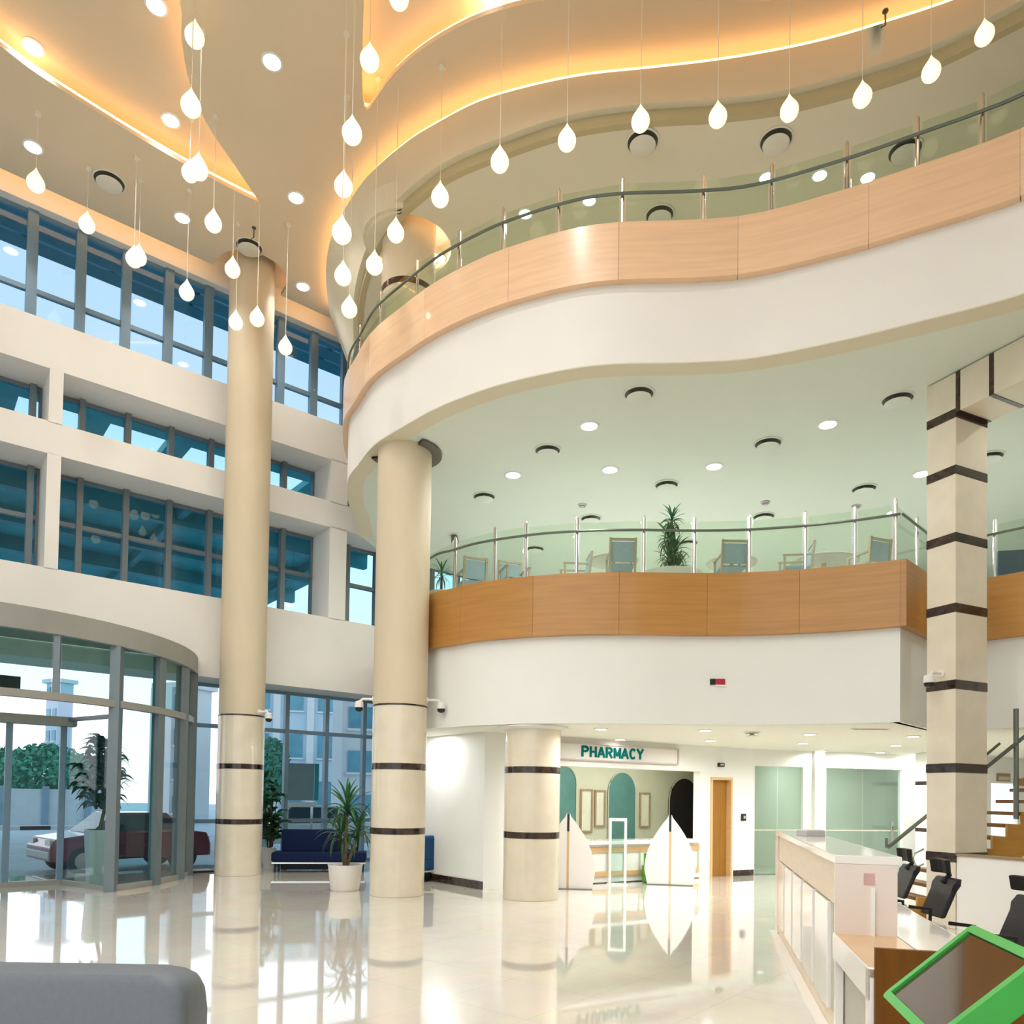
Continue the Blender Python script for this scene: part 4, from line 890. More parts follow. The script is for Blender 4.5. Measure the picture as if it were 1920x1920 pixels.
dbox(MB(), TB - .06, TB, -.04, .03, .0, ZL + .002).build('end_post', 'gloss', dk)
dbox(MB(), TB, TB + .035, -.01, .95, 0, .905).build('end_board', 'brown', dk)
# white inner worktop with a curved rear edge
ob = [A0 + ed * 0.2 + er * .36, A0 + ed * (TB - .01) + er * .36]
outer = [(A0 + ed * tt + er * rr).xy for tt, rr in ((TB - .005, .38), (TB - .005, .86), (5.0, .80), (4.3, .79), (3.4, .80), (2.2, .83), (.2, .84), (.2, .38))]
MB().prism([tuple(p) for p in outer], ZL - .05, ZL).build('worktop', 'gloss', dk)
rim = [A0 + ed * tt + er * rr for tt, rr in ((TB - .01, .86), (5.0, .80), (4.3, .79), (3.4, .80), (2.2, .83), (.2, .84))]
MB().tube([(p.x, p.y, ZL - .025) for p in rim], .027, 8).build('worktop_edge', 'gloss', dk, smooth=True)
for tt in (.3, 2.8, 5.2): dbox(MB(), tt, tt + .04, .42, .74, 0, ZL - .05).build('worktop_support', 'gloss', dk)
# paper tray on the raised counter
pt_ = A0 + ed * 1.5 + er * .2 + Vector((0, 0, ZT))
t = thing('paper_stack', 'small grey paper stack on the raised white counter', 'papers', pt_)
MB().box(pt_.x, pt_.y, ZT + .03, .24, .18, .06, .25).build('stack', 'greyplastic', t, bevel=.006); MB().box(pt_.x, pt_.y, ZT + .065, .22, .16, .01, .3).build('top_sheet', 'signwhite', t)

# office chairs behind the desk
def office_chair(label, x, y, rz, ztop):
    t = thing('office_chair', label, 'office chair', (x, y, 0), rz, 'black office chairs behind reception')
    MB().box(0, 0, .50, .48, .46, .09).build('seat', 'greyplastic', t, local=True, bevel=.03)
    b = MB(); n = 6      # back shell, slightly curved
    for i in range(n):
        z0, z1 = .60 + .38 * i / n, .60 + .38 * (i + 1) / n; y0, y1 = .18 + .16 * (i / n), .18 + .16 * ((i + 1) / n)
        b.hexa([(-.2, y0, z0), (.2, y0, z0), (.2, y0 + .05, z0), (-.2, y0 + .05, z0), (-.2, y1, z1), (.2, y1, z1), (.2, y1 + .05, z1), (-.2, y1 + .05, z1)])
    b.build('backrest', 'black', t, local=True, bevel=.015)
    MB().tube([(0, .30, .93), (0, .37, 1.0), (0, .35, 1.07)], .025, 8).build('neck_arm', 'black', t, local=True, smooth=True)
    h = MB(); pr = [(-.14, .26), (-.07, .30), (0, .31), (.07, .30), (.14, .26)]
    for i in range(4):
        (xa, ya), (xb, yb) = pr[i], pr[i + 1]
        h.hexa([(xa, ya, 1.02), (xb, yb, 1.02), (xb, yb + .05, 1.02), (xa, ya + .05, 1.02), (xa, ya - .02, ztop), (xb, yb - .02, ztop), (xb, yb + .04, ztop), (xa, ya + .04, ztop)])
    h.build('headrest', 'black', t, local=True, bevel=.012)
    MB().tube([(0, 0, .08), (0, 0, .46)], .03, 8).build('gas_stem', 'steel', t, local=True, smooth=True)
    for i in range(5):
        a = 2 * math.pi * i / 5
        ba_ = MB().tube([(0, 0, .10), (.30 * math.cos(a), .30 * math.sin(a), .07)], [.03, .02], 6).build('base_arm', 'black', t, local=True)
        MB().lathe([(.001, .0), (.03, .005), (.03, .05), (.001, .06)], .30 * math.cos(a), .30 * math.sin(a), 8).build('caster', 'black', ba_, local=True)
    for s in (-1, 1):
        MB().tube([(s * .25, .05, .50), (s * .27, .05, .70), (s * .27, -.15, .72)], .018, 6).build('armrest', 'black', t, local=True)
    return t
office_chair('black high-back office chair in front of the square column', 3.96, 7.4, math.radians(-92), 1.16)
office_chair('black high-back office chair cut by the right edge', 3.76, 5.9, math.radians(-92), 1.14)
office_chair('black high-back office chair half hidden by the raised counter', 4.36, 8.85, math.radians(-95), 1.17)

# green kiosk screen in the foreground
KC = Vector((1.51, 2.55, 1.108)); ku = Vector((.714, -.168, .68)).normalized(); kv = Vector((.2242, .9745, .0054)); kv = (kv - ku * kv.dot(ku)).normalized(); kn = ku.cross(kv)
if kn.z < 0: kn = -kn
ks = thing('kiosk', 'tilted touch screen in a bright green frame at lower right', 'kiosk', (KC.x + .05, KC.y, 0))
hw, hh = .175, .252
def rr_loop(a, b, r, n=5):
    out = []
    for sx_, sy_, a0 in ((1, 1, 0), (-1, 1, 90), (-1, -1, 180), (1, -1, 270)):
        for i in range(n + 1):
            an = math.radians(a0 + 90 * i / n); out.append((sx_ * (a - r) + r * math.cos(an), sy_ * (b - r) + r * math.sin(an)))
    return out
def kp(a, b, c): return KC + ku * a + kv * b + kn * c
outl, inl, bk_ = rr_loop(hw + .035, hh + .035, .03), rr_loop(hw + .002, hh + .002, .004), rr_loop(hw + .03, hh + .03, .03); n = len(outl)
m = MB(); vs = [kp(*p, .004) for p in outl] + [kp(*p, .004) for p in inl] + [kp(*p, -.09) for p in bk_] + [kp(*p, -.006) for p in inl]
fs = []
for i in range(n):
    j = (i + 1) % n; fs += [(i, j, n + j, n + i), (i, 2 * n + i, 2 * n + j, j), (n + i, n + j, 3 * n + j, 3 * n + i)]
fs.append(tuple(range(2 * n, 3 * n)))
m.add(vs, fs).build('green_frame', 'green', ks)
MB().obox(kp(-hw, -hh, -.02), ku * 2 * hw, kv * 2 * hh, kn * .014).build('screen', 'screen', ks)
MB().tube([kp(0, 0, -.09), kp(-.02, 0, -.22), (KC.x + .12, KC.y, .80), (KC.x + .12, KC.y, .03)], .045, 12).build('pedestal', 'greyplastic', ks, smooth=True)
MB().lathe([(.001, 0), (.22, 0), (.22, .02), (.06, .035), (.001, .035)], KC.x + .12, KC.y, 28).build('foot_plate', 'greyplastic', ks, smooth=True)

# ------------------------------------------------------------------ stair, low wall, rails behind the desk
st = thing('staircase', 'timber-sided stair rising to the right behind square column', 'stairs', (5.75, 10.75, 0))
n = 12; run, rise, y0 = .215, .178, 10.75
for i in range(n):
    x = 5.62 + run * i; MB().box(x + run / 2 + .01, y0 + .48, rise * (i + 1) - .025, run + .02, .86, .05).build('tread', 'brown', st)
m = MB(); prof = [(5.62, 0.0)]
for i in range(n): prof += [(5.62 + run * i, rise * (i + 1)), (5.62 + run * (i + 1), rise * (i + 1))]
prof += [(5.62 + run * n, rise * n - .5), (5.62 + .5, 0.0)]
k = len(prof); loops = [Vector((p[0], p[1], 0)) for p in prof]
tri = tessellate_polygon([loops])
for yy in (y0 - .02, y0 + .03): m.add([(p[0], yy, p[1]) for p in prof], [tuple(t) for t in tri])
for i in range(k): a, b = prof[i], prof[(i + 1) % k]; m.add([(a[0], y0 - .02, a[1]), (b[0], y0 - .02, b[1]), (b[0], y0 + .03, b[1]), (a[0], y0 + .03, a[1])], [(0, 1, 2, 3)])
m.build('stringer', mat('stair_timber', (0.42, 0.20, 0.03), 0.35, var=.12, scale=3, stretch=(1, 6, 6)), st)
sl = rise / run
MB().box(5.62 + run * n + .55, y0 + .72, rise * n - .06, 1.1, 1.5, .12).build('landing', 'brown', st)
MB().tube([(5.42, y0 + .05, 1.10), (5.42 + .02, y0 + .05, 1.06), (8.1, y0 + .05, 1.06 + sl * 2.66)], .028, 8).build('handrail', 'rail', st, smooth=True)
MB().tube([(5.42, y0 + .05, 1.06), (5.42, y0 + .05, 1.20)], .022, 8).build('rail_end', 'rail', st)
MB().tube([(7.0, y0 + .88, 2.15), (7.6, y0 + .88, 2.66)], .022, 8).build('handrail', 'rail', st, smooth=True)
MB().tube([(7.30, y0 + .06, 1.5), (7.30, y0 + .06, 3.1)], .035, 8).build('newel_post', 'rail', st, smooth=True)
lp = [aty(u, v, 10.5) for u, v in ((1732, 1592), (1716, 1600), (1711, 1610), (1716, 1622), (1722, 1625), (1732, 1620))]
MB().tube([tuple(p) for p in lp], .014, 8).build('rail_loop', 'steel', st, smooth=True)
lw = thing('low_wall', 'low white partition with brown cap beside the square column', 'partition', FC + ax * 1.2)
MB().obox(FC + ax * .005 + bx * .02, ax * 2.6, bx * .12, (0, 0, 1.0)).build('panel', 'gloss', lw)
MB().obox(FC + ax * .005 + Vector((0, 0, 1.0)), ax * 2.6, bx * .16, (0, 0, .03)).build('cap', 'picframe', lw)
# hanging sign behind the stair
hp_ = E0 + ED * e_at(1880) + EN * .05
t = thing('wall_sign', 'small brown sign board on the wall behind the stair rail', 'sign', (hp_.x, hp_.y, 2.35)); ebox(MB(), e_at(1868), e_at(1892), .0, .04, 2.30, 2.50).build('board', 'picframe', t); ebox(MB(), e_at(1870), e_at(1890), .041, .045, 2.33, 2.42).build('face', 'greypanel', t)

# ------------------------------------------------------------------ leaf-shaped screens, totem, green chair
def leaf_screen(label, p, w, h, rz):
    t = thing('leaf_screen', label, 'screen', p, rz, 'white leaf-shaped screens'); k = 22
    hwid = lambda z: w / 2 * (1 - max(0, (z - .22 * h) / (.78 * h)) ** 1.9) * (0.88 + .12 * min(1, z / (.22 * h))) 
    L_ = [(-hwid(h * i / k), h * i / k) for i in range(k + 1)]
    for s in (-1, 1):
        m = MB(); vs = []
        for x, z in L_: vs += [(s * .022, -.02, z), (s * max(.03, -x), -.02, z), (s * .022, .02, z), (s * max(.03, -x), .02, z)]
        fs = []
        for i in range(k):
            o = i * 4; q = o + 4; fs += [(o, o + 1, q + 1, q), (o + 2, q + 2, q + 3, o + 3), (o + 1, o + 3, q + 3, q + 1), (o, q, q + 2, o + 2)]
        fs += [(0, 2, 3, 1), (k * 4, k * 4 + 1, k * 4 + 3, k * 4 + 2)]
        m.add(vs, fs).build('half_leaf', 'gloss', t, local=True)
    MB().box(0, 0, h * .38, .044, .05, h * .76).build('wood_spine', 'oak', t, local=True)
    MB().box(0, 0, h * .875, .044, .05, h * .23).build('black_slot', 'black', t, local=True)
    MB().box(0, 0, .008, w * .9, .12, .016).build('foot', 'rail', t, local=True)
leaf_screen('white leaf-shaped standing screen touching the short column', (1.07, 14.02, 0), 1.02, 1.42, math.radians(-4))
leaf_screen('white leaf-shaped standing screen in front of the dark arch', (3.175, 14.93, 0), 1.0, 1.40, math.radians(-12))
t = thing('glass_totem', 'slim white framed glass stand between the two leaf-shaped screens', 'stand', (2.13, 14.9, 0), math.radians(-10), None)
fr = MB().box(-.15, 0, .66, .05, .08, 1.32).box(.15, 0, .66, .05, .08, 1.32).box(0, 0, 1.29, .25, .08, .06); fr.build('frame', 'gloss', t, local=True)
MB().box(0, 0, .66, .25, .016, 1.20).build('glass_panel', 'glass_clear', t, local=True); MB().box(0, 0, .01, .42, .25, .02).build('foot', 'gloss', t, local=True)
gp = Vector(pp(t_at(1206), .25)); t = thing('lime_chair', 'lime green rounded chair half hidden by the right screen', 'chair', (gp.x, gp.y, 0), math.radians(200))
t.scale = (.78, .78, .86)
b = MB(); k = 10
for i in range(k):
    a0, a1 = math.radians(-70 + 140 * i / k), math.radians(-70 + 140 * (i + 1) / k)
    p0, p1 = (.27 * math.sin(a0), .27 * math.cos(a0)), (.27 * math.sin(a1), .27 * math.cos(a1)); q0, q1 = (.23 * math.sin(a0), .23 * math.cos(a0)), (.23 * math.sin(a1), .23 * math.cos(a1))
    b.hexa([(*q0, .05), (*q1, .05), (*p1, .05), (*p0, .05), (*q0, .70), (*q1, .70), (*p1, .70), (*p0, .70)])
b.build('shell', 'lime', t, local=True); MB().lathe([(.001, .02), (.22, .02), (.225, .40), (.001, .43)], 0, 0, 20).build('seat', 'lime', t, local=True, smooth=True)

# ------------------------------------------------------------------ sofas in the hall
def bench_sofa(label, p, rz, L, um, back0, back1):
    t = thing('sofa', label, 'sofa', p, rz)
    MB().box(0, 0, .33, L, .66, .20).build('seat_cushion', um, t, local=True, bevel=.03)
    MB().box((back0 + back1) / 2, .24, .66, back1 - back0, .17, .50).build('backrest', um, t, local=True, bevel=.04)
    MB().box(0, 0, .205, L - .02, .64, .035).build('seat_rail', 'steel', t, local=True)
    for sx_ in (-1, 1):
        for sy_ in (-1, 1): MB().box(sx_ * (L / 2 - .08), sy_ * .26, .095, .05, .05, .19).build('leg', 'black', t, local=True)
    MB().box(0, .22, .10, L - .25, .03, .17).build('lower_panel', 'black', t, local=True)
    return t
bench_sofa('navy two-part bench sofa by the glass wall, palm in front', (-4.22, 16.58, 0), math.radians(9), 2.0, 'navy', -.86, .42)
s2 = bench_sofa('blue sofa against the white side wall behind tall column', (-1.62, 15.35, 0), math.radians(-52 - 80), 1.5, 'blue', -.7, .7)
MB().box(.25, .10, .62, .42, .08, .36).build('cushion', 'sling', s2, local=True, bevel=.03)
# grey sofa seen from behind in the foreground
t = thing('grey_sofa', 'grey padded sofa back in the bottom left corner', 'sofa', (-2.6, 3.2, 0))
m = MB(); prof = [(3.62, .10), (3.62, .78), (3.60, .85), (3.55, .885), (3.44, .892), (3.38, .875), (3.35, .83), (3.34, .10)]
xr = [-4.1, -1.62, -1.53, -1.475, -1.45, -1.44]; sc = [1, 1, .985, .955, .90, .84]
vs = []; kk = len(prof)
for x, s_ in zip(xr, sc):
    for (y, z) in prof: vs.append((x + (.04 if z < .5 and x > -1.5 else 0) * 0, 3.48 + (y - 3.48) * (1 if s_ == 1 else s_), .10 + (z - .10) * (s_ if z > .5 else 1)))
fs = []
for i in range(len(xr) - 1):
    for j in range(kk): fs.append((i * kk + j, i * kk + (j + 1) % kk, (i + 1) * kk + (j + 1) % kk, (i + 1) * kk + j))
fs += [tuple(range(kk))[::-1], tuple(range((len(xr) - 1) * kk, len(xr) * kk))]
m.add(vs, fs).build('backrest', 'grey', t, smooth=True)
MB().box(-2.98, 3.98, .33, 2.2, .72, .26).build('seat_cushion', 'grey', t, bevel=.05)
for x in (-4.0, -1.56):
    for y in (3.42, 4.26): MB().tube([(x, y, 0), (x, y, .21)], .025, 8).build('leg', 'steel', t)
# floor mat by the entrance
mp_ = Vector(fp(5.0, -.1)); t = thing('door_mat', 'small dark mat by the glazing left of the first column', 'mat', (mp_.x, mp_.y, 0), math.pi / 2 - TH)
MB().box(0, 0, .02, .6, .42, .04).build('mat_base', 'black', t, local=True, bevel=.01); MB().box(0, 0, .042, .52, .34, .008).build('mat_pile', 'greypot', t, local=True)

# ------------------------------------------------------------------ plants
def blade(L, w, droop, m, name='leaf'):
    mb = MB(); k = 6; vs = []
    for i in range(k + 1):
        f_ = i / k; x = L * f_ * (1 - .25 * droop * f_); z = L * (.55 * f_ - droop * f_ * f_); ww = w * math.sin(math.pi * min(1, .12 + .88 * f_)) ** .7 + .002
        vs += [(x, -ww / 2, z + .25 * ww), (x, 0, z), (x, ww / 2, z + .25 * ww)]
    fs = []
    for i in range(k): o = i * 3; fs += [(o, o + 1, o + 4, o + 3), (o + 1, o + 2, o + 5, o + 4)]
    me = bpy.data.meshes.new(name); me.from_pydata(vs, [], fs); me.materials.append(M[m])
    for p in me.polygons: p.use_smooth = True
    return me
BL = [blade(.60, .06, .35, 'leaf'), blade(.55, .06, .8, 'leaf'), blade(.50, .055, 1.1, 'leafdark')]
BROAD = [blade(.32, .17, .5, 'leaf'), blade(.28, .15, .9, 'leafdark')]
def leafo(me, parent, loc, yaw, pitch, sc):
    o = bpy.data.objects.new('leaf', me); COL.objects.link(o); o.parent = parent; o.location = loc; o.rotation_euler = (0, pitch, yaw); o.scale = (sc, sc, sc)
def pot(t, prof, m, zsoil, rs):
    MB().lathe(prof, 0, 0, 32).build('planter', m, t, local=True, smooth=True)
    MB().lathe([(.001, zsoil + .01), (rs, zsoil)], 0, 0, 24).build('soil', 'soil', t, local=True)
def dracaena(name, label, p, potprof, potm, zs, rs, heads, sc, nleaf):
    t = thing(name, label, 'potted plant', p); pot(t, potprof, potm, zs, rs)
    for (x, y, z, r_) in heads:
        MB().tube([(x * .15, y * .15, zs), (x * .6, y * .6, (zs + z) * .5), (x, y, z)], [.03, .026, .02], 8).build('trunk', 'stem', t, local=True, smooth=True)
        for i in range(nleaf):
            f_ = i / nleaf; yaw = i * 2.4 + random.uniform(-.3, .3)
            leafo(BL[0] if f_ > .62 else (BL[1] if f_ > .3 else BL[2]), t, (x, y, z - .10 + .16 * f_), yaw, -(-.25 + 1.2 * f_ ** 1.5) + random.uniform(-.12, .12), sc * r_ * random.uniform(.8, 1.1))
    return t
wp = [(.001, 0), (.23, 0), (.25, .02), (.30, .43), (.31, .46), (.285, .46), (.275, .42), (.001, .40)]
dracaena('potted_palm', 'spiky palm in a white tub beside the tall column', (-2.95, 13.36, 0), wp, 'pot', .42, .27, [(.02, -.05, 1.42, 1.3), (.20, .06, 1.05, 1.15), (-.12, .10, .98, 1.15)], .84, 30)
# broad-leaved plant behind first column
t = thing('potted_plant', 'broad-leaved green plant peeking out behind the first column', 'potted plant', (-5.52, 17.08, 0)); pot(t, [(.001, 0), (.13, 0), (.16, .45), (.17, .47), (.15, .47), (.001, .42)], 'pot', .44, .145)
for i in range(8):
    a = i * 1.3; x, y, h = .16 * math.cos(a), .16 * math.sin(a), 1.05 + .14 * i
    MB().tube([(x * .2, y * .2, .43), (x, y, h)], .012, 6).build('stem', 'stem', t, local=True)
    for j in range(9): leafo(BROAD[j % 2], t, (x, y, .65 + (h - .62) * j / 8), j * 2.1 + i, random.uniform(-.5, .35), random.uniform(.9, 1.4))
# slender conifer-like plant in tall grey planter at the entrance
t = thing('tall_planter', 'dark slender shrub in a tall grey planter at the entrance', 'potted plant', (-7.45, 13.55, 0), math.radians(40))
m = MB(); r0, r1 = .17, .22
m.hexa([(-r0, -r0, 0), (r0, -r0, 0), (r0, r0, 0), (-r0, r0, 0), (-r1, -r1, 1.0), (r1, -r1, 1.0), (r1, r1, 1.0), (-r1, r1, 1.0)]).build('planter', 'greypot', t, local=True, bevel=.01)
MB().box(0, 0, 1.003, .38, .38, .01).build('soil', 'soil', t, local=True)
MB().tube([(0, 0, 1.0), (.06, 0, 1.35), (.01, 0, 1.9), (0, 0, 2.55)], [.035, .03, .022, .01], 8).build('trunk', 'stem', t, local=True, smooth=True)
for i in range(170):
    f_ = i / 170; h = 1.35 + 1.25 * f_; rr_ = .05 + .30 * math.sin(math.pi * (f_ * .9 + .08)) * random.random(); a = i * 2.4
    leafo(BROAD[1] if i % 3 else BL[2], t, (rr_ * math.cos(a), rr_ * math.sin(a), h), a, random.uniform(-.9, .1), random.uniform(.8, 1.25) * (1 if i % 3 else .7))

# ------------------------------------------------------------------ cafe on the first floor
def cafe_chair_proto():
    t = thing('cafe_chair', 'x', 'chair')
    for sx_ in (-1, 1):
        MB().box(sx_ * .21, -.20, .32, .035, .035, .64).build('leg', 'ash', t, local=True)
        MB().obox((sx_ * .21 - .018, .18, 0), (.036, 0, 0), (0, .036, 0), (0, .08, .90)).build('leg', 'ash', t, local=True)
        MB().box(sx_ * .21, 0, .645, .045, .46, .025).build('armrest', 'ash', t, local=True)
    MB().box(0, 0, .43, .42, .42, .04).build('seat', 'sling', t, local=True, bevel=.01)
    MB().obox((-.19, .215, .47), (.38, 0, 0), (0, .02, 0), (0, .035, .36)).build('backrest', 'sling', t, local=True)
    MB().obox((-.21, .245, .855), (.42, 0, 0), (0, .03, 0), (0, .004, .04)).build('top_rail', 'ash', t, local=True)
    MB().box(0, -.2, .36, .38, .02, .05).build('front_rail', 'ash', t, local=True)
    return t
cc = cafe_chair_proto()
CH_ = [((1160, 1022), 12.8, 0, 'grey-blue cafe chair seen from behind, left of the palm'), ((1362, 1024), 12.8, 0, 'grey-blue cafe chair seen from behind, right of the palm'), ((1075, 1040), 13.4, 95, 'cafe chair in side view, left of the round tables'), ((1480, 1022), 12.75, 80, 'cafe chair in side view beside the right round table'),
       ((1440, 1050), 14.1, 150, 'pale blue-lit cafe chair between two glass posts'), ((1614, 1012), 12.6, 20, 'cafe chair nearest the balcony corner, back slats visible'), ((1570, 1052), 14.7, 200, 'cafe chair on the far side of right table'),
       ((885, 1072), 13.9, 20, 'dark cafe chair at the left end near the tall column'), ((925, 1082), 15.0, 60, 'dark cafe chair second from the left end'), ((965, 1084), 13.6, 200, 'dark cafe chair third from the left end')]
for i, ((u, v), y, a, lb) in enumerate(CH_):
    p = aty(u, v, y); o = cc if i == 0 else copy_tree(cc); o.location = (p.x, p.y - .25, ZF1); o.scale = (1, 1, .9); o.rotation_euler = (0, 0, math.radians(a + 180)); o['label'] = lb; o['group'] = 'cafe chairs on the balcony'
    if abs(math.sin(math.radians(a))) < .3 and i < 2: o.rotation_euler = (0, 0, math.radians(180))
ctab = thing('cafe_table', 'x', 'table')
MB().lathe([(.001, .72), (.44, .72), (.45, .735), (.45, .75), (.44, .76), (.001, .76)], 0, 0, 32).build('table_top', 'greypanel', ctab, local=True, smooth=True)
MB().tube([(0, 0, .02), (0, 0, .72)], .035, 10).build('table_stem', 'oak', ctab, local=True, smooth=True); MB().lathe([(.001, 0), (.25, 0), (.25, .02), (.001, .03)], 0, 0, 24).build('table_foot', 'steel', ctab, local=True)
for i, ((u, v), y, lb, s_) in enumerate((((1150, 1048), 13.4, 'round cafe table in front of the left rear-view chair', 1.0), ((1372, 1052), 13.4, 'round cafe table in front of the right rear-view chair', 1.0), ((1545, 1038), 13.3, 'largest round cafe table near the balcony corner', 1.3))):
    p = aty(u, v, y); o = ctab if i == 0 else copy_tree(ctab); o.location = (p.x, p.y, ZF1); o['label'] = lb; o['group'] = 'round cafe tables'; o.scale = (s_, s_, 1.05)
bw = [(.001, 0), (.30, 0), (.40, .10), (.52, .36), (.54, .40), (.50, .40), (.001, .36)]
dracaena('potted_palm', 'dark two-headed palm in a white bowl on the cafe balcony', (2.72, 12.95, ZF1), bw, 'pot', .38, .48, [(.0, -.02, 1.34, .85), (-.05, .0, 1.04, .95), (.07, .02, .80, 1.0), (-.06, -.05, .66, .9), (.12, .02, .5, 1.0)], .62, 44)
dracaena('potted_palm', 'small dark palm at the left end of the cafe balcony', (-1.42, 14.3, ZF1), [(.001, 0), (.2, 0), (.25, .4), (.001, .38)], 'pot', .38, .2, [(0, 0, .75, .8)], .7, 22)
# grey ceiling spot at the left end of the cafe
sp_ = atz(851, 1014, ZS2 - .12); t = thing('spot_lamp', 'dark ceiling spotlight at the left end of the cafe', 'lamp', (sp_.x, sp_.y, ZS2))
MB().tube([(sp_.x, sp_.y, ZS2), (sp_.x, sp_.y, sp_.z + .06)], .015, 8).build('stem', 'rail', t); MB().tube([(sp_.x, sp_.y, sp_.z + .12), (sp_.x + .03, sp_.y - .05, sp_.z - .04)], [.07, .09], 12).build('head', 'rail', t); MB().tube([(sp_.x + .03, sp_.y - .05, sp_.z - .035), (sp_.x + .034, sp_.y - .056, sp_.z - .05)], .07, 12).build('lens', 'signwhite', t)
# dark television on the right part of first floor
tp = aty(1920, 1050, 14.5); t = thing('television', 'dark wall screen behind the glass right of square column', 'television', (tp.x, tp.y, tp.z)); MB().box(tp.x + .1, tp.y, tp.z - .1, 1.1, .06, .62, -.25).build('screen', 'carglass', t, bevel=.01); MB().box(tp.x + .1, tp.y + .06, tp.z - .45, .08, .05, 1.2).build('stand_post', 'rail', t)
# sprinkler hooks in the atrium ceiling
for (u, v, lb) in ((476, 438, 'tiny dark ceiling hook by the vent above the left column'), (1660, 36, 'tiny dark ceiling hook near the upper right cove line')):
    z = ZC if u < 900 else 12.5; p = atz(u, v, z - .12); t = thing('ceiling_hook', lb, 'hook', (p.x, p.y, z)); MB().tube([(p.x, p.y, z), (p.x, p.y, z - .2), (p.x - .06, p.y, z - .24)], .012, 6).build('hook', 'rail', t); MB().lathe([(.001, z - .02), (.04, z - .015), (.04, z)], p.x, p.y, 12).build('rose', 'rail', t)

# ------------------------------------------------------------------ outside
struct(MB().obox((-90, -40, -.25), (160, 0, 0), (0, 160, 0), (0, 0, .1)).build('ground', 'asphalt'))
cn = thing('entrance_canopy', 'dark teal canopy roof with rooflights outside the window wall', 'canopy', fp(0, -8, 9.9))
CS0, CS1, ZCN = -14.0, 12.2, 9.88
holes = []
for i in range(14):
    s = -10.3 + 1.72 * i
    if s + 1.2 < CS1 - .3: holes.append([fp2(s, -1.95), fp2(s + 1.25, -1.95), fp2(s + 1.25, -3.9), fp2(s, -3.9)])
MB().prism([fp2(CS0, -1.25), fp2(CS1, -1.25), fp2(CS1, -17.5), fp2(CS0, -17.5)], ZCN, ZCN + .18, holes).build('roof_deck', 'teal', cn)
for o_ in (-6.5, -9.5, -12.5, -16.5): MB().obox(fp(CS0, o_, ZCN - .45), D * (CS1 - CS0), N * .25, (0, 0, .45)).build('beam', 'teal2', cn)
for s in (-9, -4, 1, 6, 11): MB().obox(fp(s, -17.3, ZCN - .3), D * .2, N * 13.5, (0, 0, .3)).build('beam', 'teal2', cn)
for s in (-8, 0.2, 9.5): c = fp(s, -16.6); MB().lathe([(.001, -.15), (.32, -.15), (.32, ZCN - .4), (.001, ZCN - .4)], c[0], c[1], 20).build('post', 'teal2', cn, smooth=True)
lv = thing('louvre_canopy', 'row of dark teal sun louvres above the top windows', 'louvre', fp(2, -1, 13.0))
for i in range(3):
    o_ = -.50 - .50 * i; fbox(MB(), -10, 14.5, o_ - .42, o_, 12.98, 13.03).build('blade', 'blade', lv)
for i in range(-6, 11): fbox(MB(), 1.72 + 1.63 * i - .05, 1.72 + 1.63 * i + .05, -2.0, -.32, 13.04, 13.12).build('bracket', 'blade', lv)
# boundary wall, kerb and trees
fc = thing('boundary_wall', 'pale boundary wall with grey uprights across the road', 'wall', fp(-2, -30, 0))
fbox(MB(), -40, 9, -30.3, -30, -.15, 1.30).build('base_wall', 'fence', fc)
for i in range(24): fbox(MB(), -38 + 2 * i, -37.7 + 2 * i, -30.0, -29.9, -.15, 1.9).build('upright', 'fencegrey', fc)
fbox(MB(), -40, 9, -30.25, -30.05, 1.30, 1.75).build('upper_wall', 'fence', fc)
kb = thing('kerb', 'black and white kerb stones along the far road edge', 'kerb', fp(-2, -24, 0))
for i in range(30): fbox(MB(), -28 + 1.2 * i, -26.8 + 1.2 * i, -24.3, -24, -.15, .02).build('kerb_stone', 'kerbblack' if i % 3 == 0 else 'kerb', kb)
def tree(label, p, h, r):
    t = thing('tree', label, 'tree', p, group='trees across the road'); MB().tube([(0, 0, -.15), (.1, 0, h * .3), (0, .1, h * .6)], [.2, .15, .08], 8).build('trunk', 'trunk', t, local=True, smooth=True)
    m = MB()
    for i in range(2600):
        a, b, q = random.uniform(0, 6.28), random.uniform(-1, 1), random.uniform(.45, 1) ** .5; s = math.sqrt(1 - b * b); c = Vector((r * q * s * math.cos(a), r * q * s * math.sin(a), h * .62 + h * .38 * q * b)); l = random.uniform(.10, .24)
        u_ = Vector((random.gauss(0, 1), random.gauss(0, 1), random.gauss(0, 1))).normalized(); w_ = u_.orthogonal().normalized(); m.add([c - u_ * l, c + w_ * l * .6, c + u_ * l, c - w_ * l * .6], [(0, 1, 2, 3)])
    o = m.build('crown', 'tree', t, local=True); o['kind'] = 'stuff'
def gp_(u, v, z=-.15): return atz(u, v, z)
def pl(u, dist): d = ray(u, 1500); k_ = dist / d.y; return (d.x * k_, dist, 0)
tree('round green tree across the road at the entrance, largest one', pl(85, 45), 4.5, 2.4)
tree('round green tree across the road, right of the largest one', pl(150, 50), 4.1, 1.9)
tree('green tree across the road at the far left edge', pl(-18, 48), 4.5, 2.0)
tree('dark tree by the road seen left of the palm through glass', pl(505, 44), 5.0, 1.2)
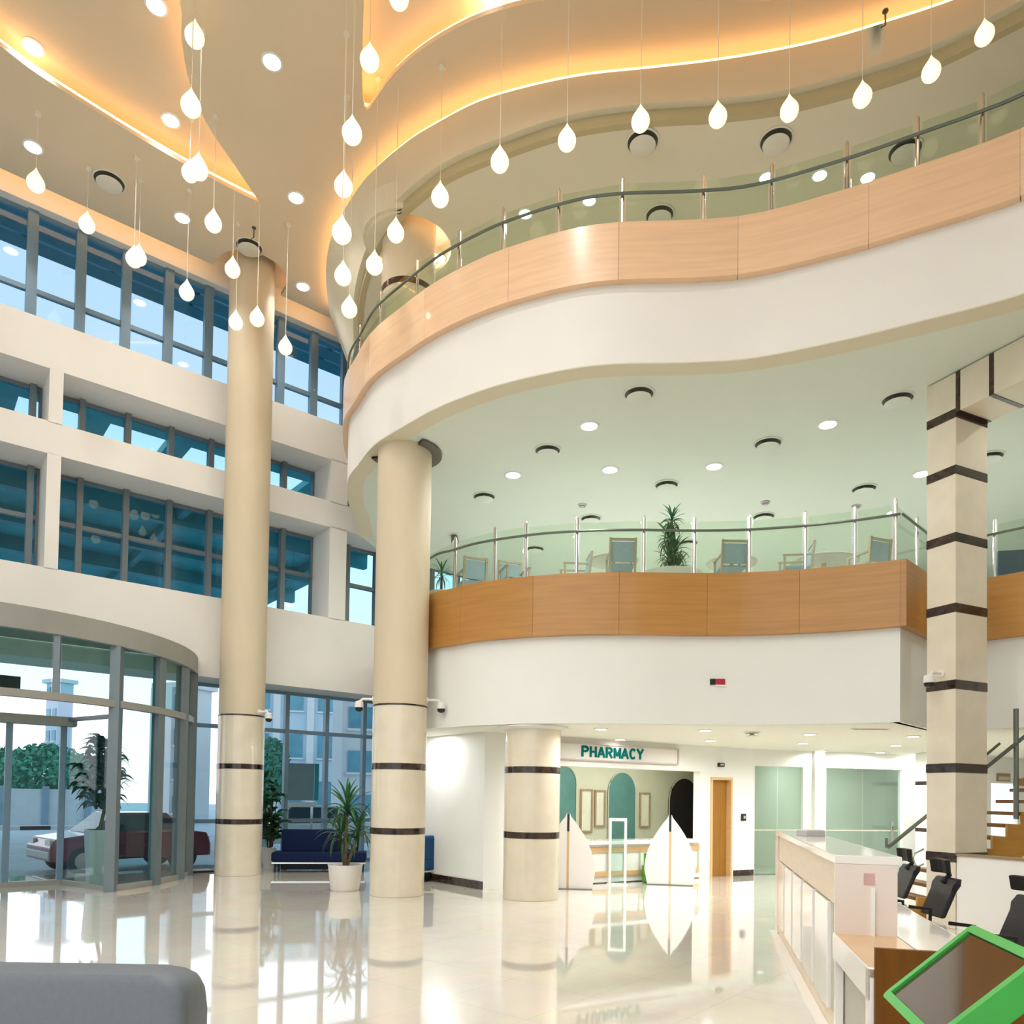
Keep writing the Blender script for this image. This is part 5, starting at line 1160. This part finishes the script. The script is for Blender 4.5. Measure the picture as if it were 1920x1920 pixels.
# parked cars
def car(label, p, rz, bm_, L=4.3, h=1.42):
    t = thing('car', label, 'car', p, rz)
    prof = [(-L / 2, .32), (-L / 2, .62), (-L / 2 + .12, .80), (-L * .26, .90), (-L * .12, h), (L * .20, h), (L * .34, .95), (L / 2 - .1, .88), (L / 2, .62), (L / 2, .32)]
    wfun = lambda z: .84 if z < .95 else .84 - (z - .95) * .5
    m = MB(); k = len(prof); vs = [(x, -wfun(z), z) for x, z in prof] + [(x, wfun(z), z) for x, z in prof]
    m.add(vs, [tuple(range(k)), tuple(range(k, 2 * k))[::-1]] + [(i, (i + 1) % k, (i + 1) % k + k, i + k) for i in range(k)]); m.build('body', bm_, t, local=True, bevel=.03)
    g = [(-L * .235, .95), (-L * .115, h - .06), (L * .19, h - .06), (L * .30, .97)]
    for s in (-1, 1):
        m = MB(); vs = [(x, s * (wfun(z) + .004), z) for x, z in g] + [(x, s * (wfun(z) - .02), z) for x, z in g]; m.add(vs, [(0, 1, 2, 3), (7, 6, 5, 4), (0, 4, 5, 1), (1, 5, 6, 2), (2, 6, 7, 3), (3, 7, 4, 0)]).build('side_window', 'carglass', t, local=True)
    for (xa, za), (xb, zb), nm in (((-L * .262, .905), (-L * .125, h - .02), 'windscreen'), ((L * .205, h - .02), (L * .338, .96), 'rear_window')):
        MB().hexa([(xa, -.70, za), (xa, .70, za), (xb, .62, zb), (xb, -.62, zb), (xa, -.70, za + .012), (xa, .70, za + .012), (xb, .62, zb + .012), (xb, -.62, zb + .012)]).build(nm, 'carglass', t, local=True)
    for sx_ in (-1, 1):
        for sy_ in (-1, 1):
            wh_ = MB().tube([(sx_ * L * .31, sy_ * .66, .31), (sx_ * L * .31, sy_ * .86, .31)], .31, 20).build('wheel', 'tyre', t, local=True)
            MB().tube([(sx_ * L * .31, sy_ * .855, .31), (sx_ * L * .31, sy_ * .875, .31)], .19, 16).build('hub_cap', 'steel', wh_, local=True)
        MB().box(sx_ * (L / 2 - .01), 0, .45, .06, 1.6, .16).build('bumper', 'greyplastic', t, local=True, bevel=.02)
        for sy_ in (-1, 1): MB().box(sx_ * (L / 2 - .06), sy_ * .6, .70, .08, .34, .14).build('lamp', 'signwhite' if sx_ < 0 else 'red', t, local=True)
q = pl(232, 17.7); car('dark red parked car seen through the entrance glass', (q[0], q[1], -.15), math.radians(47), 'carred', 3.5, 1.36)
q = pl(575, 24); car('white parked car behind the navy sofa', (q[0], q[1], -.15), math.radians(20), 'carwhite', 4.3, 1.5)
q = pl(20, 30); 
# buildings and notice board seen through the glass
def building(label, p, rz, w, d, h, wm, cols, rows, pill):
    t = thing('building', label, 'building', p, rz); MB().box(0, d / 2, h / 2, w, d, h).build('body', wm, t, local=True)
    for i in range(cols):
        for j in range(rows):
            x = -w / 2 + w * (i + .5) / cols; z = h * (j + .55) / rows; wo_ = MB().box(x, -.02, z, w / cols * .55, .10, h / rows * .5).build('window', 'bldglass', t, local=True)
            MB().box(x, -.10, z - h / rows * .27, w / cols * .62, .16, .12).build('sill', 'bldwhite', wo_, local=True)
    for i in range(pill): MB().box(-w / 2 + w * i / max(1, pill - 1), -.15, h / 2, .5, .3, h).build('pilaster', 'bldwhite', t, local=True)
    MB().box(0, d / 2, h + .15, w + .5, d + .5, .3).build('parapet', 'bldwhite', t, local=True)
q = pl(610, 56); building('pale blue office building behind the navy sofa', (q[0], q[1], -.15), math.radians(15), 12, 8, 10.5, 'bldblue', 5, 3, 6)
q = pl(720, 40); building('white building behind the tall column seen through glass', (q[0], q[1], -.15), math.radians(10), 5, 8, 7, 'bldwhite', 2, 3, 3)
q = pl(92, 60); building('pale tower block beyond the trees', (q[0], q[1], -.15), math.radians(-30), 1.7, 1.2, 10.5, 'bldblue', 2, 6, 0)
q = pl(12, 66); building('low blue-grey house at the far left beyond trees', (q[0], q[1], -.15), math.radians(-30), 3.2, 2.5, 5.0, 'bldblue', 2, 2, 0)
q = pl(318, 44); building('cream building seen in the right entrance panes', (q[0], q[1], -.15), math.radians(-20), 2.2, 2, 8, 'bldwhite', 4, 4, 3)
q = pl(562, 21.5); t = thing('notice_board', 'grey rectangular board standing outside behind the sofa', 'board', (q[0], q[1], -.15), math.radians(12)); MB().box(-.03, 0, 2.2, .84, .08, 1.06).build('panel', 'board', t, local=True); MB().box(.46, .02, 2.2, .12, .12, 1.06).build('side_edge', 'teal2', t, local=True)
for s in (-1, 1): MB().box(s * .34, .0, .82, .07, .07, 1.66).build('post', 'steel', t, local=True)
MB().box(0, 0, 1.55, .95, .10, .14).build('ledge', 'signwhite', t, local=True)
